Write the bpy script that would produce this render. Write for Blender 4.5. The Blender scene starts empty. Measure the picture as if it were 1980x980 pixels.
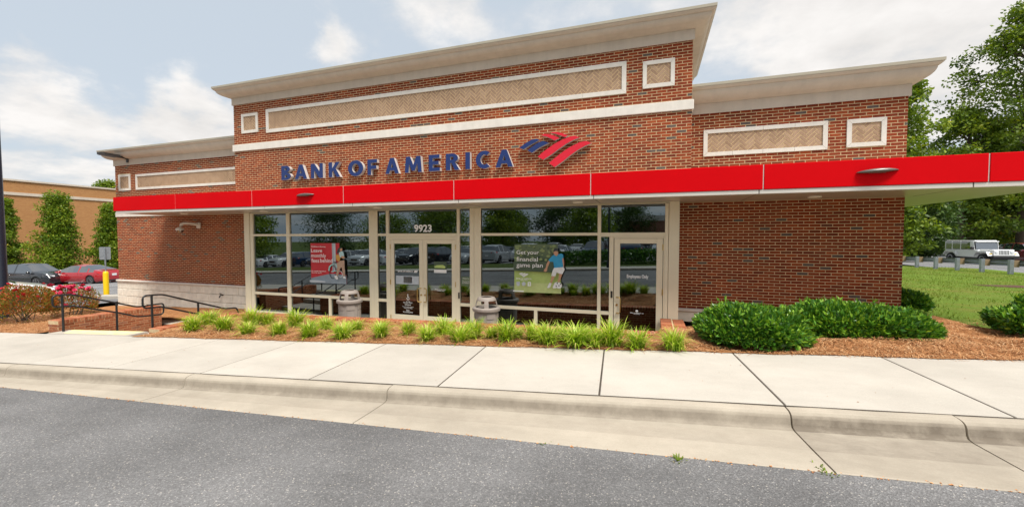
import bpy, math, random
import numpy as np
from mathutils import Vector, Matrix
random.seed(7); rng = np.random.default_rng(7)
SC = bpy.context.scene; COL = SC.collection
R = math.radians

# ------------------------------------------------------------------ camera, sky, sun, exposure
CAM = Vector((0, 0, 2.2)); FPX = 789.0; YAW = .32685; PITCH = .03755
cam = bpy.data.objects.new('camera', bpy.data.cameras.new('camera')); COL.objects.link(cam)
cam.location = CAM; cam.rotation_euler = (math.pi/2 - PITCH, 0, YAW)
cam.data.sensor_width = 36; cam.data.lens = 36*FPX/1980; cam.data.clip_end = 3000; cam.data.clip_start = .05
SC.camera = cam
SUN_DIR = Vector((.38, -.34, .86)).normalized()
sun = bpy.data.objects.new('sun', bpy.data.lights.new('sun', 'SUN')); COL.objects.link(sun)
sun.data.energy = 2.1; sun.data.angle = R(20); sun.data.color = (1, .95, .87)
sun.rotation_euler = (-SUN_DIR).to_track_quat('-Z', 'Y').to_euler()
SC.view_settings.view_transform = 'Standard'; SC.view_settings.look = 'None'; SC.view_settings.gamma = 1
SC.view_settings.use_curve_mapping = False; SC.view_settings.exposure = 1.42

def pix_ray(x, y):
    cyw, sy = math.cos(YAW), math.sin(YAW)
    right = Vector((cyw, sy, 0)); f0 = Vector((-sy, cyw, 0)); u0 = Vector((0, 0, 1))
    fw = f0*math.cos(PITCH) - u0*math.sin(PITCH); up = u0*math.cos(PITCH) + f0*math.sin(PITCH)
    return right*((x-990)/FPX) - up*((y-490)/FPX) + fw
def onY(x, y, Y):
    d = pix_ray(x, y); return CAM + d*(Y/d.y)
def onZ(x, y, Z):
    d = pix_ray(x, y); return CAM + d*((Z-CAM.z)/d.z)
def at_depth(x, y, Zd):          # point at given depth along the view axis
    return CAM + pix_ray(x, y)*Zd

# ---- street frame: u along the kerb (to the right, rising 4 %), v away from the camera, w up
D4 = R(4.3727); GR = .04; HS = 1.75; VB = 6.60      # VB: back edge of the sidewalk
KU = Vector((math.cos(D4), math.sin(D4), GR)).normalized()
TV = Vector((-math.sin(D4), math.cos(D4), 0)); TV = (TV - KU*TV.dot(KU)).normalized()
NW = KU.cross(TV)
ORG = CAM - NW*HS
def sw(u, v, w=0): return ORG + KU*u + TV*v + NW*w
def street_px(x, y, w=0):
    d = pix_ray(x, y); t = -(HS-w)/d.dot(NW); p = d*t
    return p.dot(KU), p.dot(TV)
def street_z(x, y, w=0):         # height of the street plane above a plan position
    p = ORG + NW*w
    return p.z - (NW.x*(x-p.x) + NW.y*(y-p.y))/NW.z

# world
world = bpy.data.worlds.new('World'); SC.world = world; world.use_nodes = True
nt = world.node_tree; nt.nodes.clear(); N = nt.nodes.new; L = nt.links.new
out = N('ShaderNodeOutputWorld'); bg = N('ShaderNodeBackground'); L(bg.outputs[0], out.inputs[0])
sky = N('ShaderNodeTexSky'); sky.sky_type = 'NISHITA'; sky.sun_disc = False
sky.sun_elevation = math.asin(SUN_DIR.z); sky.sun_rotation = math.atan2(SUN_DIR.x, SUN_DIR.y)
sky.air_density = 1.0; sky.dust_density = 3.0; sky.ozone_density = 1.0
tc = N('ShaderNodeTexCoord'); sep = N('ShaderNodeSeparateXYZ'); L(tc.outputs['Generated'], sep.inputs[0])
def math_node(op, a, b=None, clamp=False):
    n = N('ShaderNodeMath'); n.operation = op; n.use_clamp = clamp
    for i, q in enumerate((a, b)):
        if q is None: continue
        if isinstance(q, (int, float)): n.inputs[i].default_value = q
        else: L(q, n.inputs[i])
    return n.outputs[0]
zz = math_node('ADD', math_node('MAXIMUM', sep.outputs[2], 0.0), .22)
cmb = N('ShaderNodeCombineXYZ')
L(math_node('DIVIDE', sep.outputs[0], zz), cmb.inputs[0]); L(math_node('DIVIDE', sep.outputs[1], zz), cmb.inputs[1])
def noise(scale, detail, rough, vec, off=(0, 0, 0)):
    m = N('ShaderNodeMapping'); m.inputs['Location'].default_value = off; L(vec, m.inputs[0])
    n = N('ShaderNodeTexNoise'); n.inputs['Scale'].default_value = scale; n.inputs['Detail'].default_value = detail
    n.inputs['Roughness'].default_value = rough; L(m.outputs[0], n.inputs['Vector']); return n.outputs[0]
big = noise(1.1, 2, .5, cmb.outputs[0], (3.1, 1.7, 0)); fine = noise(3.4, 9, .58, cmb.outputs[0], (.3, 4.2, 0))
cl = math_node('ADD', math_node('MULTIPLY', big, .55), math_node('MULTIPLY', fine, .55))
wn = N('ShaderNodeTexNoise'); wn.inputs['Scale'].default_value = 4.5; wn.inputs['Detail'].default_value = 6; wn.inputs['Roughness'].default_value = .6; L(tc.outputs['Generated'], wn.inputs['Vector'])
ws_ = N('ShaderNodeVectorMath'); ws_.operation = 'SUBTRACT'; L(wn.outputs['Color'], ws_.inputs[0]); ws_.inputs[1].default_value = (.5, .5, .5)
wsc = N('ShaderNodeVectorMath'); wsc.operation = 'SCALE'; L(ws_.outputs[0], wsc.inputs[0]); wsc.inputs[3].default_value = .30
wdir = N('ShaderNodeVectorMath'); wdir.operation = 'ADD'; L(tc.outputs['Generated'], wdir.inputs[0]); L(wsc.outputs[0], wdir.inputs[1])
# cumulus heaps of this sky: directions (world space) with an angular size
for (px, py, rad, amp) in ((600, 45, .10, .16), (650, 85, .10, .15), (790, 10, .16, .15), (905, 0, .12, .12), (120, 190, .16, .13), (330, 170, .13, .14), (90, 60, .30, -.16), (250, 60, .22, -.10), (20, 320, .22, .06),
                           (30, 215, .13, .10), (380, 255, .14, .14), (220, 280, .18, .10), (1650, 60, .30, .13), (1850, 30, .3, .15), (1560, 90, .2, .08), (470, 110, .14, -.16), (500, 20, .14, -.12), (1440, 120, .14, -.08)):
    d = pix_ray(px, py).normalized()
    dn = N('ShaderNodeVectorMath'); dn.operation = 'DISTANCE'; L(wdir.outputs[0], dn.inputs[0]); dn.inputs[1].default_value = d
    mr = N('ShaderNodeMapRange'); mr.interpolation_type = 'SMOOTHSTEP'
    L(dn.outputs['Value'], mr.inputs[0]); mr.inputs[1].default_value = 0; mr.inputs[2].default_value = rad; mr.inputs[3].default_value = amp; mr.inputs[4].default_value = 0
    cl = math_node('ADD', cl, mr.outputs[0])
cr = N('ShaderNodeMapRange'); cr.interpolation_type = 'SMOOTHSTEP'; L(cl, cr.inputs[0])
cr.inputs[1].default_value = .49; cr.inputs[2].default_value = .73; cr.inputs[3].default_value = 0; cr.inputs[4].default_value = 1
shade = N('ShaderNodeMapRange'); L(fine, shade.inputs[0]); shade.inputs[1].default_value = .3; shade.inputs[2].default_value = .66; shade.inputs[3].default_value = .80; shade.inputs[4].default_value = 1.04
skym = N('ShaderNodeVectorMath'); skym.operation = 'SCALE'; L(sky.outputs[0], skym.inputs[0]); skym.inputs[3].default_value = .042
haze = N('ShaderNodeMixRGB'); haze.inputs[0].default_value = .80; L(skym.outputs[0], haze.inputs[1]); haze.inputs[2].default_value = (.262, .292, .322, 1)
cloudc = N('ShaderNodeVectorMath'); cloudc.operation = 'SCALE'; cloudc.inputs[0].default_value = (.365, .352, .34); L(shade.outputs[0], cloudc.inputs[3])
mx = N('ShaderNodeMixRGB'); L(math_node('MULTIPLY', cr.outputs[0], .93), mx.inputs[0]); L(haze.outputs[0], mx.inputs[1]); L(cloudc.outputs[0], mx.inputs[2])
L(mx.outputs[0], bg.inputs[0]); bg.inputs[1].default_value = 1.0

# ------------------------------------------------------------------ materials
MATS = {}
def new_mat(name):
    m = bpy.data.materials.new(name); m.use_nodes = True
    n = m.node_tree; b = n.nodes['Principled BSDF']; MATS[name] = m; return m, n, b
def mat(name, col, rough=.6, metal=0, var=.0, vscale=6, bump=0, bscale=60, spec=.5, coat=0, col2=None, streak=0):
    """plain procedural material: base colour broken up by noise, fine relief by bump"""
    if name in MATS: return MATS[name]
    m, n, b = new_mat(name)
    b.inputs['Roughness'].default_value = rough; b.inputs['Metallic'].default_value = metal
    b.inputs['Specular IOR Level'].default_value = spec; b.inputs['Coat Weight'].default_value = coat
    t = n.nodes.new('ShaderNodeTexCoord')
    src = t.outputs['Object']
    if var > 0:
        a = n.nodes.new('ShaderNodeTexNoise'); a.inputs['Scale'].default_value = vscale; a.inputs['Detail'].default_value = 8; a.inputs['Roughness'].default_value = .65
        n.links.new(src, a.inputs['Vector'])
        r = n.nodes.new('ShaderNodeValToRGB'); r.color_ramp.elements[0].position = .3; r.color_ramp.elements[1].position = .7
        c2 = col2 or tuple(c*(1-var) for c in col)
        r.color_ramp.elements[0].color = (*c2, 1); r.color_ramp.elements[1].color = (*[min(1, c*(1+var*.35)) for c in col], 1)
        n.links.new(a.outputs[0], r.inputs[0]); n.links.new(r.outputs[0], b.inputs['Base Color'])
    else: b.inputs['Base Color'].default_value = (*col, 1)
    if streak and var > 0:      # rain streaks: noise drawn out vertically
        g_ = n.nodes.new('ShaderNodeNewGeometry'); mp = n.nodes.new('ShaderNodeMapping'); mp.inputs['Scale'].default_value = (5, 5, .5); n.links.new(g_.outputs['Position'], mp.inputs[0])
        q = n.nodes.new('ShaderNodeTexNoise'); q.inputs['Scale'].default_value = 1; q.inputs['Detail'].default_value = 7; q.inputs['Roughness'].default_value = .7; n.links.new(mp.outputs[0], q.inputs['Vector'])
        k = n.nodes.new('ShaderNodeMapRange'); n.links.new(q.outputs[0], k.inputs[0]); k.inputs[1].default_value = .32; k.inputs[2].default_value = .58; k.inputs[3].default_value = 1-streak; k.inputs[4].default_value = 1
        v = n.nodes.new('ShaderNodeVectorMath'); v.operation = 'SCALE'; n.links.new(r.outputs[0], v.inputs[0]); n.links.new(k.outputs[0], v.inputs[3]); n.links.new(v.outputs[0], b.inputs['Base Color'])
    if bump > 0:
        a = n.nodes.new('ShaderNodeTexNoise'); a.inputs['Scale'].default_value = bscale; a.inputs['Detail'].default_value = 5
        n.links.new(src, a.inputs['Vector'])
        bp = n.nodes.new('ShaderNodeBump'); bp.inputs['Strength'].default_value = bump; bp.inputs['Distance'].default_value = .01
        n.links.new(a.outputs[0], bp.inputs['Height']); n.links.new(bp.outputs[0], b.inputs['Normal'])
    return m
def ramp_mat(name, stops, rough=.8, bump=.4, bscale=120, noise_amt=.25, nscale=25, spec=.3, translucent=0, attr='rnd', big=0):
    """colour picked per piece from the face attribute `rnd`, modulated by noise"""
    m, n, b = new_mat(name)
    a = n.nodes.new('ShaderNodeAttribute'); a.attribute_name = attr
    r = n.nodes.new('ShaderNodeValToRGB'); r.color_ramp.interpolation = 'LINEAR'
    while len(r.color_ramp.elements) < len(stops): r.color_ramp.elements.new(.5)
    for e, (p, c) in zip(r.color_ramp.elements, stops): e.position = p; e.color = (*c, 1)
    n.links.new(a.outputs['Fac'], r.inputs[0])
    t = n.nodes.new('ShaderNodeTexCoord'); q = n.nodes.new('ShaderNodeTexNoise'); q.inputs['Scale'].default_value = nscale; q.inputs['Detail'].default_value = 6
    n.links.new(t.outputs['Object'], q.inputs['Vector'])
    mr = n.nodes.new('ShaderNodeMapRange'); n.links.new(q.outputs[0], mr.inputs[0]); mr.inputs[1].default_value = .25; mr.inputs[2].default_value = .75
    mr.inputs[3].default_value = 1-noise_amt; mr.inputs[4].default_value = 1+noise_amt
    mu = n.nodes.new('ShaderNodeVectorMath'); mu.operation = 'SCALE'; n.links.new(r.outputs[0], mu.inputs[0]); n.links.new(mr.outputs[0], mu.inputs[3])
    if big:                     # broad weathering across the wall
        g_ = n.nodes.new('ShaderNodeNewGeometry'); w_ = n.nodes.new('ShaderNodeTexNoise'); w_.inputs['Scale'].default_value = .9; w_.inputs['Detail'].default_value = 6; n.links.new(g_.outputs['Position'], w_.inputs['Vector'])
        k = n.nodes.new('ShaderNodeMapRange'); n.links.new(w_.outputs[0], k.inputs[0]); k.inputs[1].default_value = .3; k.inputs[2].default_value = .7; k.inputs[3].default_value = 1-big; k.inputs[4].default_value = 1+big
        m2 = n.nodes.new('ShaderNodeVectorMath'); m2.operation = 'SCALE'; n.links.new(mu.outputs[0], m2.inputs[0]); n.links.new(k.outputs[0], m2.inputs[3]); mu = m2
    n.links.new(mu.outputs[0], b.inputs['Base Color']); b.inputs['Roughness'].default_value = rough; b.inputs['Specular IOR Level'].default_value = spec
    if bump:
        bp = n.nodes.new('ShaderNodeBump'); bp.inputs['Strength'].default_value = bump; bp.inputs['Distance'].default_value = .004
        q2 = n.nodes.new('ShaderNodeTexNoise'); q2.inputs['Scale'].default_value = bscale; q2.inputs['Detail'].default_value = 4; n.links.new(t.outputs['Object'], q2.inputs['Vector'])
        n.links.new(q2.outputs[0], bp.inputs['Height']); n.links.new(bp.outputs[0], b.inputs['Normal'])
    if translucent:
        tr = n.nodes.new('ShaderNodeBsdfTranslucent'); ms = n.nodes.new('ShaderNodeMixShader'); ms.inputs[0].default_value = translucent
        sc = n.nodes.new('ShaderNodeVectorMath'); sc.operation = 'MULTIPLY'; n.links.new(mu.outputs[0], sc.inputs[0]); sc.inputs[1].default_value = (1.5, 1.4, .7)
        n.links.new(sc.outputs[0], tr.inputs[0]); n.links.new(b.outputs[0], ms.inputs[1]); n.links.new(tr.outputs[0], ms.inputs[2])
        n.links.new(ms.outputs[0], n.nodes['Material Output'].inputs[0])
    return m

BRICK = ramp_mat('brick', [(0, (.14, .020, .006)), (.30, (.20, .030, .008)), (.62, (.255, .042, .010)), (.88, (.32, .066, .018)), (.935, (.16, .036, .016)), (.955, (.085, .062, .054)), (1, (.12, .092, .08))], rough=.85, bump=.5, bscale=150, noise_amt=.28, nscale=40, big=.14)
TANBRICK = ramp_mat('tan_brick', [(0, (.32, .205, .135)), (.5, (.37, .24, .16)), (1, (.43, .29, .195))], rough=.85, noise_amt=.18, nscale=40, big=.10)
OLDBRICK = ramp_mat('paver_brick', [(0, (.26, .075, .032)), (.5, (.36, .115, .05)), (.85, (.43, .17, .085)), (1, (.26, .11, .07))], rough=.9, noise_amt=.3, nscale=30)
mat('mortar', (.66, .485, .275), .95, var=.25, vscale=9, bump=.5, bscale=200)
mat('tan_mortar', (.70, .56, .39), .95, var=.2, vscale=9)
mat('limestone', (.72, .675, .61), .85, var=.10, vscale=5, bump=.25, bscale=90, streak=.08)
mat('white_stone', (.80, .755, .65), .88, var=.22, vscale=3.5, bump=.7, bscale=35)
mat('stucco', (.57, .485, .395), .85, var=.09, vscale=2.5, bump=.2, bscale=160, streak=.09)
mat('coping', (.40, .36, .28), .45, var=.08, vscale=2)
mat('red_panel', (.58, .0008, .004), .55, var=.05, vscale=1.3, spec=.06)
mat('soffit', (.46, .40, .345), .30, var=.06, vscale=2, spec=.4)
mat('drip', (.58, .545, .50), .35, var=.06, vscale=2)
mat('frame_metal', (.74, .66, .49), .38, var=.05, vscale=3, spec=.5)
mat('dark_gap', (.03, .028, .025), .9)
mat('sign_blue', (.008, .026, .13), .3); mat('sign_red', (.60, .006, .025), .3); mat('sign_return', (.50, .46, .43), .4)
mat('white_vinyl', (.86, .86, .85), .5); mat('brass', (.55, .38, .14), .28, metal=1, var=.1); mat('black_rail', (.011, .012, .014), .35, var=.2, vscale=20)
mat('lamp_metal', (.16, .145, .135), .4, metal=.6); mat('grey_plastic', (.28, .243, .215), .6, var=.12, vscale=12, bump=.25, bscale=150)
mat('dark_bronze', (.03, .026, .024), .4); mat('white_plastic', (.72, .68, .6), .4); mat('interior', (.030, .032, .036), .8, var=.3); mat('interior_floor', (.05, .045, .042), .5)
mat('light_lens', (.8, .76, .66), .4); mat('lens_glass', (.75, .78, .8), .1)
mat('galvanised', (.30, .33, .36), .5, metal=.5, var=.25, vscale=8); mat('old_wood', (.27, .19, .11), .9, var=.35, vscale=10)
mat('bollard_yellow', (.80, .52, .005), .4, var=.05); mat('yellow_paint', (.80, .70, .24), .7, var=.2, vscale=9, col2=(.68, .62, .46))
mat('pole_paint', (.012, .016, .027), .35); mat('bark', (.11, .08, .055), .95, var=.4, vscale=14, bump=.8, bscale=30)
mat('tyre', (.015, .015, .016), .85); mat('rim', (.42, .43, .45), .3, metal=.8); mat('car_glass', (.012, .016, .02), .04, spec=.9); mat('car_trim', (.02, .02, .022), .5)
mat('head_lamp', (.75, .78, .8), .08); mat('tail_lamp', (.45, .01, .012), .15); mat('plate', (.7, .71, .72), .5); mat('chrome', (.6, .6, .62), .15, metal=1)
mat('paint_red', (.34, .006, .013), .22, coat=1); mat('paint_black', (.014, .016, .02), .2, coat=1); mat('paint_white', (.78, .79, .80), .25, coat=1); mat('paint_maroon', (.12, .012, .02), .22, coat=1); mat('paint_silver', (.40, .42, .44), .25, coat=1); mat('paint_blue', (.02, .045, .10), .22, coat=1)
MATS['car_glass'].node_tree.nodes['Principled BSDF'].inputs['IOR'].default_value = 2.4; mat('joint_fill', (.075, .06, .045), .95, var=.4, vscale=8)
mat('white_line', (.74, .74, .72), .8, var=.12, vscale=20)
mat('orange_brick', (.37, .17, .055), .9, var=.16, vscale=3, bump=.2, bscale=40)
mat('rose_red', (.62, .02, .035), .5, var=.2, vscale=30); mat('rose_pink', (.70, .05, .13), .5, var=.2, vscale=30)
mat('soil', (.10, .045, .022), .95, var=.4, vscale=9, bump=.6, bscale=50)
mat('teal_sign', (.02, .22, .28), .4)

# concrete with wear: stains, streaks, pitting
def concrete(name, col, dark, stain=.5, scale=1.2):
    m, n, b = new_mat(name); nd = n.nodes.new; lk = n.links.new
    t = nd('ShaderNodeNewGeometry')
    def nz(s, d, r=.6, sc=(1, 1, 1)):
        mp = nd('ShaderNodeMapping'); mp.inputs['Scale'].default_value = sc; lk(t.outputs['Position'], mp.inputs[0])
        q = nd('ShaderNodeTexNoise'); q.inputs['Scale'].default_value = s; q.inputs['Detail'].default_value = d; q.inputs['Roughness'].default_value = r; lk(mp.outputs[0], q.inputs['Vector']); return q.outputs[0]
    r = nd('ShaderNodeValToRGB'); r.color_ramp.elements[0].position = .28; r.color_ramp.elements[1].position = .62
    r.color_ramp.elements[0].color = (*dark, 1); r.color_ramp.elements[1].color = (*col, 1)
    lk(nz(scale, 9, .62), r.inputs[0])
    q = nd('ShaderNodeMapRange'); lk(nz(90, 4, .7), q.inputs[0]); q.inputs[1].default_value = .3; q.inputs[2].default_value = .7; q.inputs[3].default_value = .90; q.inputs[4].default_value = 1.06
    s = nd('ShaderNodeMapRange'); lk(nz(.55, 7, .7, (1, 2.2, 1)), s.inputs[0]); s.inputs[1].default_value = .35; s.inputs[2].default_value = .6; s.inputs[3].default_value = 1-stain*.3; s.inputs[4].default_value = 1
    mm = nd('ShaderNodeMath'); mm.operation = 'MULTIPLY'; lk(q.outputs[0], mm.inputs[0]); lk(s.outputs[0], mm.inputs[1])
    v = nd('ShaderNodeVectorMath'); v.operation = 'SCALE'; lk(r.outputs[0], v.inputs[0]); lk(mm.outputs[0], v.inputs[3])
    lk(v.outputs[0], b.inputs['Base Color']); b.inputs['Roughness'].default_value = .9; b.inputs['Specular IOR Level'].default_value = .25
    bp = nd('ShaderNodeBump'); bp.inputs['Strength'].default_value = .35; bp.inputs['Distance'].default_value = .004; lk(nz(150, 5, .7), bp.inputs['Height']); lk(bp.outputs[0], b.inputs['Normal'])
    return m
def slab_tone(nm):
    n = MATS[nm].node_tree; b = n.nodes['Principled BSDF']; old = b.inputs['Base Color'].links[0].from_socket; oi = n.nodes.new('ShaderNodeObjectInfo'); k = n.nodes.new('ShaderNodeMapRange'); n.links.new(oi.outputs['Random'], k.inputs[0]); k.inputs[3].default_value = .94; k.inputs[4].default_value = 1.03
    v = n.nodes.new('ShaderNodeVectorMath'); v.operation = 'SCALE'; n.links.new(old, v.inputs[0]); n.links.new(k.outputs[0], v.inputs[3]); n.links.new(v.outputs[0], b.inputs['Base Color'])
concrete('concrete', (.505, .468, .41), (.455, .42, .366), .35)
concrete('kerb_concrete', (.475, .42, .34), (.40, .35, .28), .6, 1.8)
slab_tone('concrete')
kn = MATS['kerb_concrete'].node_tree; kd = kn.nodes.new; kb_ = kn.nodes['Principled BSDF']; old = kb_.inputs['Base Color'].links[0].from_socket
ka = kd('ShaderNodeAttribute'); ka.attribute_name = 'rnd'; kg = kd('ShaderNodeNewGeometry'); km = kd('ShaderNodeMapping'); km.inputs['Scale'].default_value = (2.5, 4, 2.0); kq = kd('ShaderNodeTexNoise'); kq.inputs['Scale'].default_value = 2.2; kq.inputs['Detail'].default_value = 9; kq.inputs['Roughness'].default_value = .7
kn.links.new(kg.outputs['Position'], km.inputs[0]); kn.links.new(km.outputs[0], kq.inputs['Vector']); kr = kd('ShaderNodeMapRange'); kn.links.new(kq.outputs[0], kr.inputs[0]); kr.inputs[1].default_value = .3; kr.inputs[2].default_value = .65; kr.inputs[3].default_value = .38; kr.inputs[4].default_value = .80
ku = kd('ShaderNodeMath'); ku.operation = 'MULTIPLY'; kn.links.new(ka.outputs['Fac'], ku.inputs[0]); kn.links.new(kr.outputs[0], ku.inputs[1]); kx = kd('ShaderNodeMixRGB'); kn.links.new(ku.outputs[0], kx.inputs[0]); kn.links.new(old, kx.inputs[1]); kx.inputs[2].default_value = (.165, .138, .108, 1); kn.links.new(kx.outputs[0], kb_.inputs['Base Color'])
concrete('walk_concrete', (.52, .47, .40), (.42, .38, .32), .4)
# asphalt: aggregate specks on dark binder, worn patches
def asphalt(name, base=(.158, .156, .156)):
    m, n, b = new_mat(name); nd = n.nodes.new; lk = n.links.new
    t = nd('ShaderNodeNewGeometry')
    vo = nd('ShaderNodeTexVoronoi'); vo.inputs['Scale'].default_value = 105; lk(t.outputs['Position'], vo.inputs['Vector'])
    sp = nd('ShaderNodeSeparateColor'); lk(vo.outputs['Color'], sp.inputs[0])
    r = nd('ShaderNodeValToRGB'); e = r.color_ramp.elements
    e[0].position = 0; e[0].color = (*[c*.74 for c in base], 1); e[1].position = 1; e[1].color = (.40, .37, .33, 1)
    for p, k in ((.55, 1.0), (.88, 1.2), (.965, 1.6)): q = e.new(p); q.color = (*[c*k for c in base], 1)
    lk(sp.outputs[0], r.inputs[0])
    a = nd('ShaderNodeTexNoise'); a.inputs['Scale'].default_value = .8; a.inputs['Detail'].default_value = 8; lk(t.outputs['Position'], a.inputs['Vector'])
    mr = nd('ShaderNodeMapRange'); lk(a.outputs[0], mr.inputs[0]); mr.inputs[1].default_value = .3; mr.inputs[2].default_value = .7; mr.inputs[3].default_value = .78; mr.inputs[4].default_value = 1.16
    mp = nd('ShaderNodeMapping'); mp.inputs['Scale'].default_value = (.22, 1.3, 1); lk(t.outputs['Position'], mp.inputs[0]); a2 = nd('ShaderNodeTexNoise'); a2.inputs['Scale'].default_value = 1; a2.inputs['Detail'].default_value = 6; lk(mp.outputs[0], a2.inputs['Vector'])
    m2 = nd('ShaderNodeMapRange'); lk(a2.outputs[0], m2.inputs[0]); m2.inputs[1].default_value = .35; m2.inputs[2].default_value = .62; m2.inputs[3].default_value = .84; m2.inputs[4].default_value = 1.08
    m3 = nd('ShaderNodeMath'); m3.operation = 'MULTIPLY'; lk(mr.outputs[0], m3.inputs[0]); lk(m2.outputs[0], m3.inputs[1]); mr = m3
    v = nd('ShaderNodeVectorMath'); v.operation = 'SCALE'; lk(r.outputs[0], v.inputs[0]); lk(mr.outputs[0], v.inputs[3]); lk(v.outputs[0], b.inputs['Base Color'])
    b.inputs['Roughness'].default_value = .85; b.inputs['Specular IOR Level'].default_value = .3
    bp = nd('ShaderNodeBump'); bp.inputs['Strength'].default_value = .7; bp.inputs['Distance'].default_value = .006; lk(vo.outputs['Distance'], bp.inputs['Height']); lk(bp.outputs[0], b.inputs['Normal'])
asphalt('asphalt'); asphalt('lot_asphalt', (.19, .19, .195))
# grass / mulch sheets
def patchy(name, stops, scale, rough=.95, bump=.8, bscale=60, fine=40):
    m, n, b = new_mat(name); nd = n.nodes.new; lk = n.links.new; t = nd('ShaderNodeNewGeometry')
    a = nd('ShaderNodeTexNoise'); a.inputs['Scale'].default_value = scale; a.inputs['Detail'].default_value = 10; a.inputs['Roughness'].default_value = .7; lk(t.outputs['Position'], a.inputs['Vector'])
    r = nd('ShaderNodeValToRGB'); e = r.color_ramp.elements
    while len(e) < len(stops): e.new(.5)
    for q, (p, c) in zip(e, stops): q.position = p; q.color = (*c, 1)
    lk(a.outputs[0], r.inputs[0])
    f = nd('ShaderNodeTexNoise'); f.inputs['Scale'].default_value = fine; f.inputs['Detail'].default_value = 5; lk(t.outputs['Position'], f.inputs['Vector'])
    mr = nd('ShaderNodeMapRange'); lk(f.outputs[0], mr.inputs[0]); mr.inputs[1].default_value = .25; mr.inputs[2].default_value = .75; mr.inputs[3].default_value = .6; mr.inputs[4].default_value = 1.3
    v = nd('ShaderNodeVectorMath'); v.operation = 'SCALE'; lk(r.outputs[0], v.inputs[0]); lk(mr.outputs[0], v.inputs[3]); lk(v.outputs[0], b.inputs['Base Color'])
    b.inputs['Roughness'].default_value = rough; b.inputs['Specular IOR Level'].default_value = .15
    bp = nd('ShaderNodeBump'); bp.inputs['Strength'].default_value = bump; bp.inputs['Distance'].default_value = .03; lk(f.outputs[0], bp.inputs['Height']); lk(bp.outputs[0], b.inputs['Normal'])
patchy('lawn', [(.28, (.22, .15, .06)), (.38, (.16, .17, .03)), (.5, (.115, .18, .02)), (.75, (.15, .22, .03))], .55)
patchy('far_ground', [(.3, (.06, .09, .02)), (.7, (.09, .12, .03))], .2)
patchy('pine_straw', [(.25, (.28, .115, .045)), (.5, (.40, .185, .075)), (.75, (.50, .265, .125))], 5, fine=55, bump=1)
NEEDLE = ramp_mat('needle', [(0, (.28, .10, .036)), (.45, (.46, .215, .085)), (.8, (.58, .33, .155)), (1, (.62, .42, .24))], rough=.7, bump=0, noise_amt=.1)
GRASSB = ramp_mat('grass_blade', [(0, (.10, .16, .015)), (.55, (.16, .235, .022)), (.9, (.22, .28, .04)), (1, (.32, .27, .09))], rough=.6, bump=0, noise_amt=.1, translucent=.25)
LIRI = ramp_mat('liriope_leaf', [(0, (.10, .20, .010)), (.45, (.23, .39, .018)), (.8, (.42, .56, .045)), (.95, (.60, .67, .16)), (1, (.58, .48, .19))], rough=.45, bump=0, noise_amt=.1, translucent=.3, spec=.4)
BUSH = ramp_mat('shrub_leaf', [(0, (.02, .07, .010)), (.4, (.05, .155, .014)), (.75, (.105, .265, .02)), (1, (.28, .45, .04))], rough=.38, bump=0, noise_amt=.12, translucent=.2, spec=.5)
LEAF = ramp_mat('tree_leaf', [(0, (.045, .09, .008)), (.4, (.125, .20, .012)), (.75, (.22, .30, .018)), (1, (.40, .42, .04))], rough=.5, bump=0, noise_amt=.1, translucent=.3, spec=.4)
LEAFD = ramp_mat('dark_tree_leaf', [(0, (.020, .048, .010)), (.5, (.045, .095, .014)), (1, (.11, .16, .02))], rough=.45, bump=0, noise_amt=.1, translucent=.2)
LEAFY = ramp_mat('yellow_green_leaf', [(0, (.06, .12, .008)), (.4, (.13, .21, .012)), (.8, (.22, .28, .016)), (1, (.36, .28, .025))], rough=.5, bump=0, noise_amt=.1, translucent=.3)
ROSEL = ramp_mat('rose_leaf', [(0, (.06, .10, .012)), (.35, (.15, .17, .02)), (.6, (.30, .17, .03)), (1, (.46, .08, .03))], rough=.5, bump=0, noise_amt=.1, translucent=.25)
# tinted storefront glass
m, n, b = new_mat('glass'); nd = n.nodes.new; lk = n.links.new
g = nd('ShaderNodeBsdfGlossy'); g.inputs['Roughness'].default_value = .004; g.inputs['Color'].default_value = (.80, .92, .97, 1)
t = nd('ShaderNodeBsdfTransparent'); t.inputs[0].default_value = (.17, .20, .21, 1)
lw = nd('ShaderNodeFresnel'); lw.inputs[0].default_value = 1.52
mr = nd('ShaderNodeMapRange'); lk(lw.outputs[0], mr.inputs[0]); mr.inputs[1].default_value = 0; mr.inputs[2].default_value = 1; mr.inputs[3].default_value = .15; mr.inputs[4].default_value = 1
ms = nd('ShaderNodeMixShader'); lk(mr.outputs[0], ms.inputs[0]); lk(t.outputs[0], ms.inputs[1]); lk(g.outputs[0], ms.inputs[2]); lk(ms.outputs[0], n.nodes['Material Output'].inputs[0])
def side_brick(name, c1, c2, mort):
    m, n, b = new_mat(name); nd = n.nodes.new; lk = n.links.new
    t = nd('ShaderNodeNewGeometry'); s = nd('ShaderNodeSeparateXYZ'); lk(t.outputs['Position'], s.inputs[0]); c = nd('ShaderNodeCombineXYZ')
    ad = nd('ShaderNodeMath'); ad.operation = 'ADD'; lk(s.outputs[0], ad.inputs[0]); lk(s.outputs[1], ad.inputs[1]); lk(ad.outputs[0], c.inputs[0]); lk(s.outputs[2], c.inputs[1])
    br = nd('ShaderNodeTexBrick'); lk(c.outputs[0], br.inputs['Vector']); br.inputs['Scale'].default_value = 1; br.inputs['Brick Width'].default_value = .2085; br.inputs['Row Height'].default_value = .065; br.inputs['Mortar Size'].default_value = .006
    br.inputs['Color1'].default_value = (*c1, 1); br.inputs['Color2'].default_value = (*c2, 1); br.inputs['Mortar'].default_value = (*mort, 1)
    lk(br.outputs[0], b.inputs['Base Color']); b.inputs['Roughness'].default_value = .9
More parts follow.
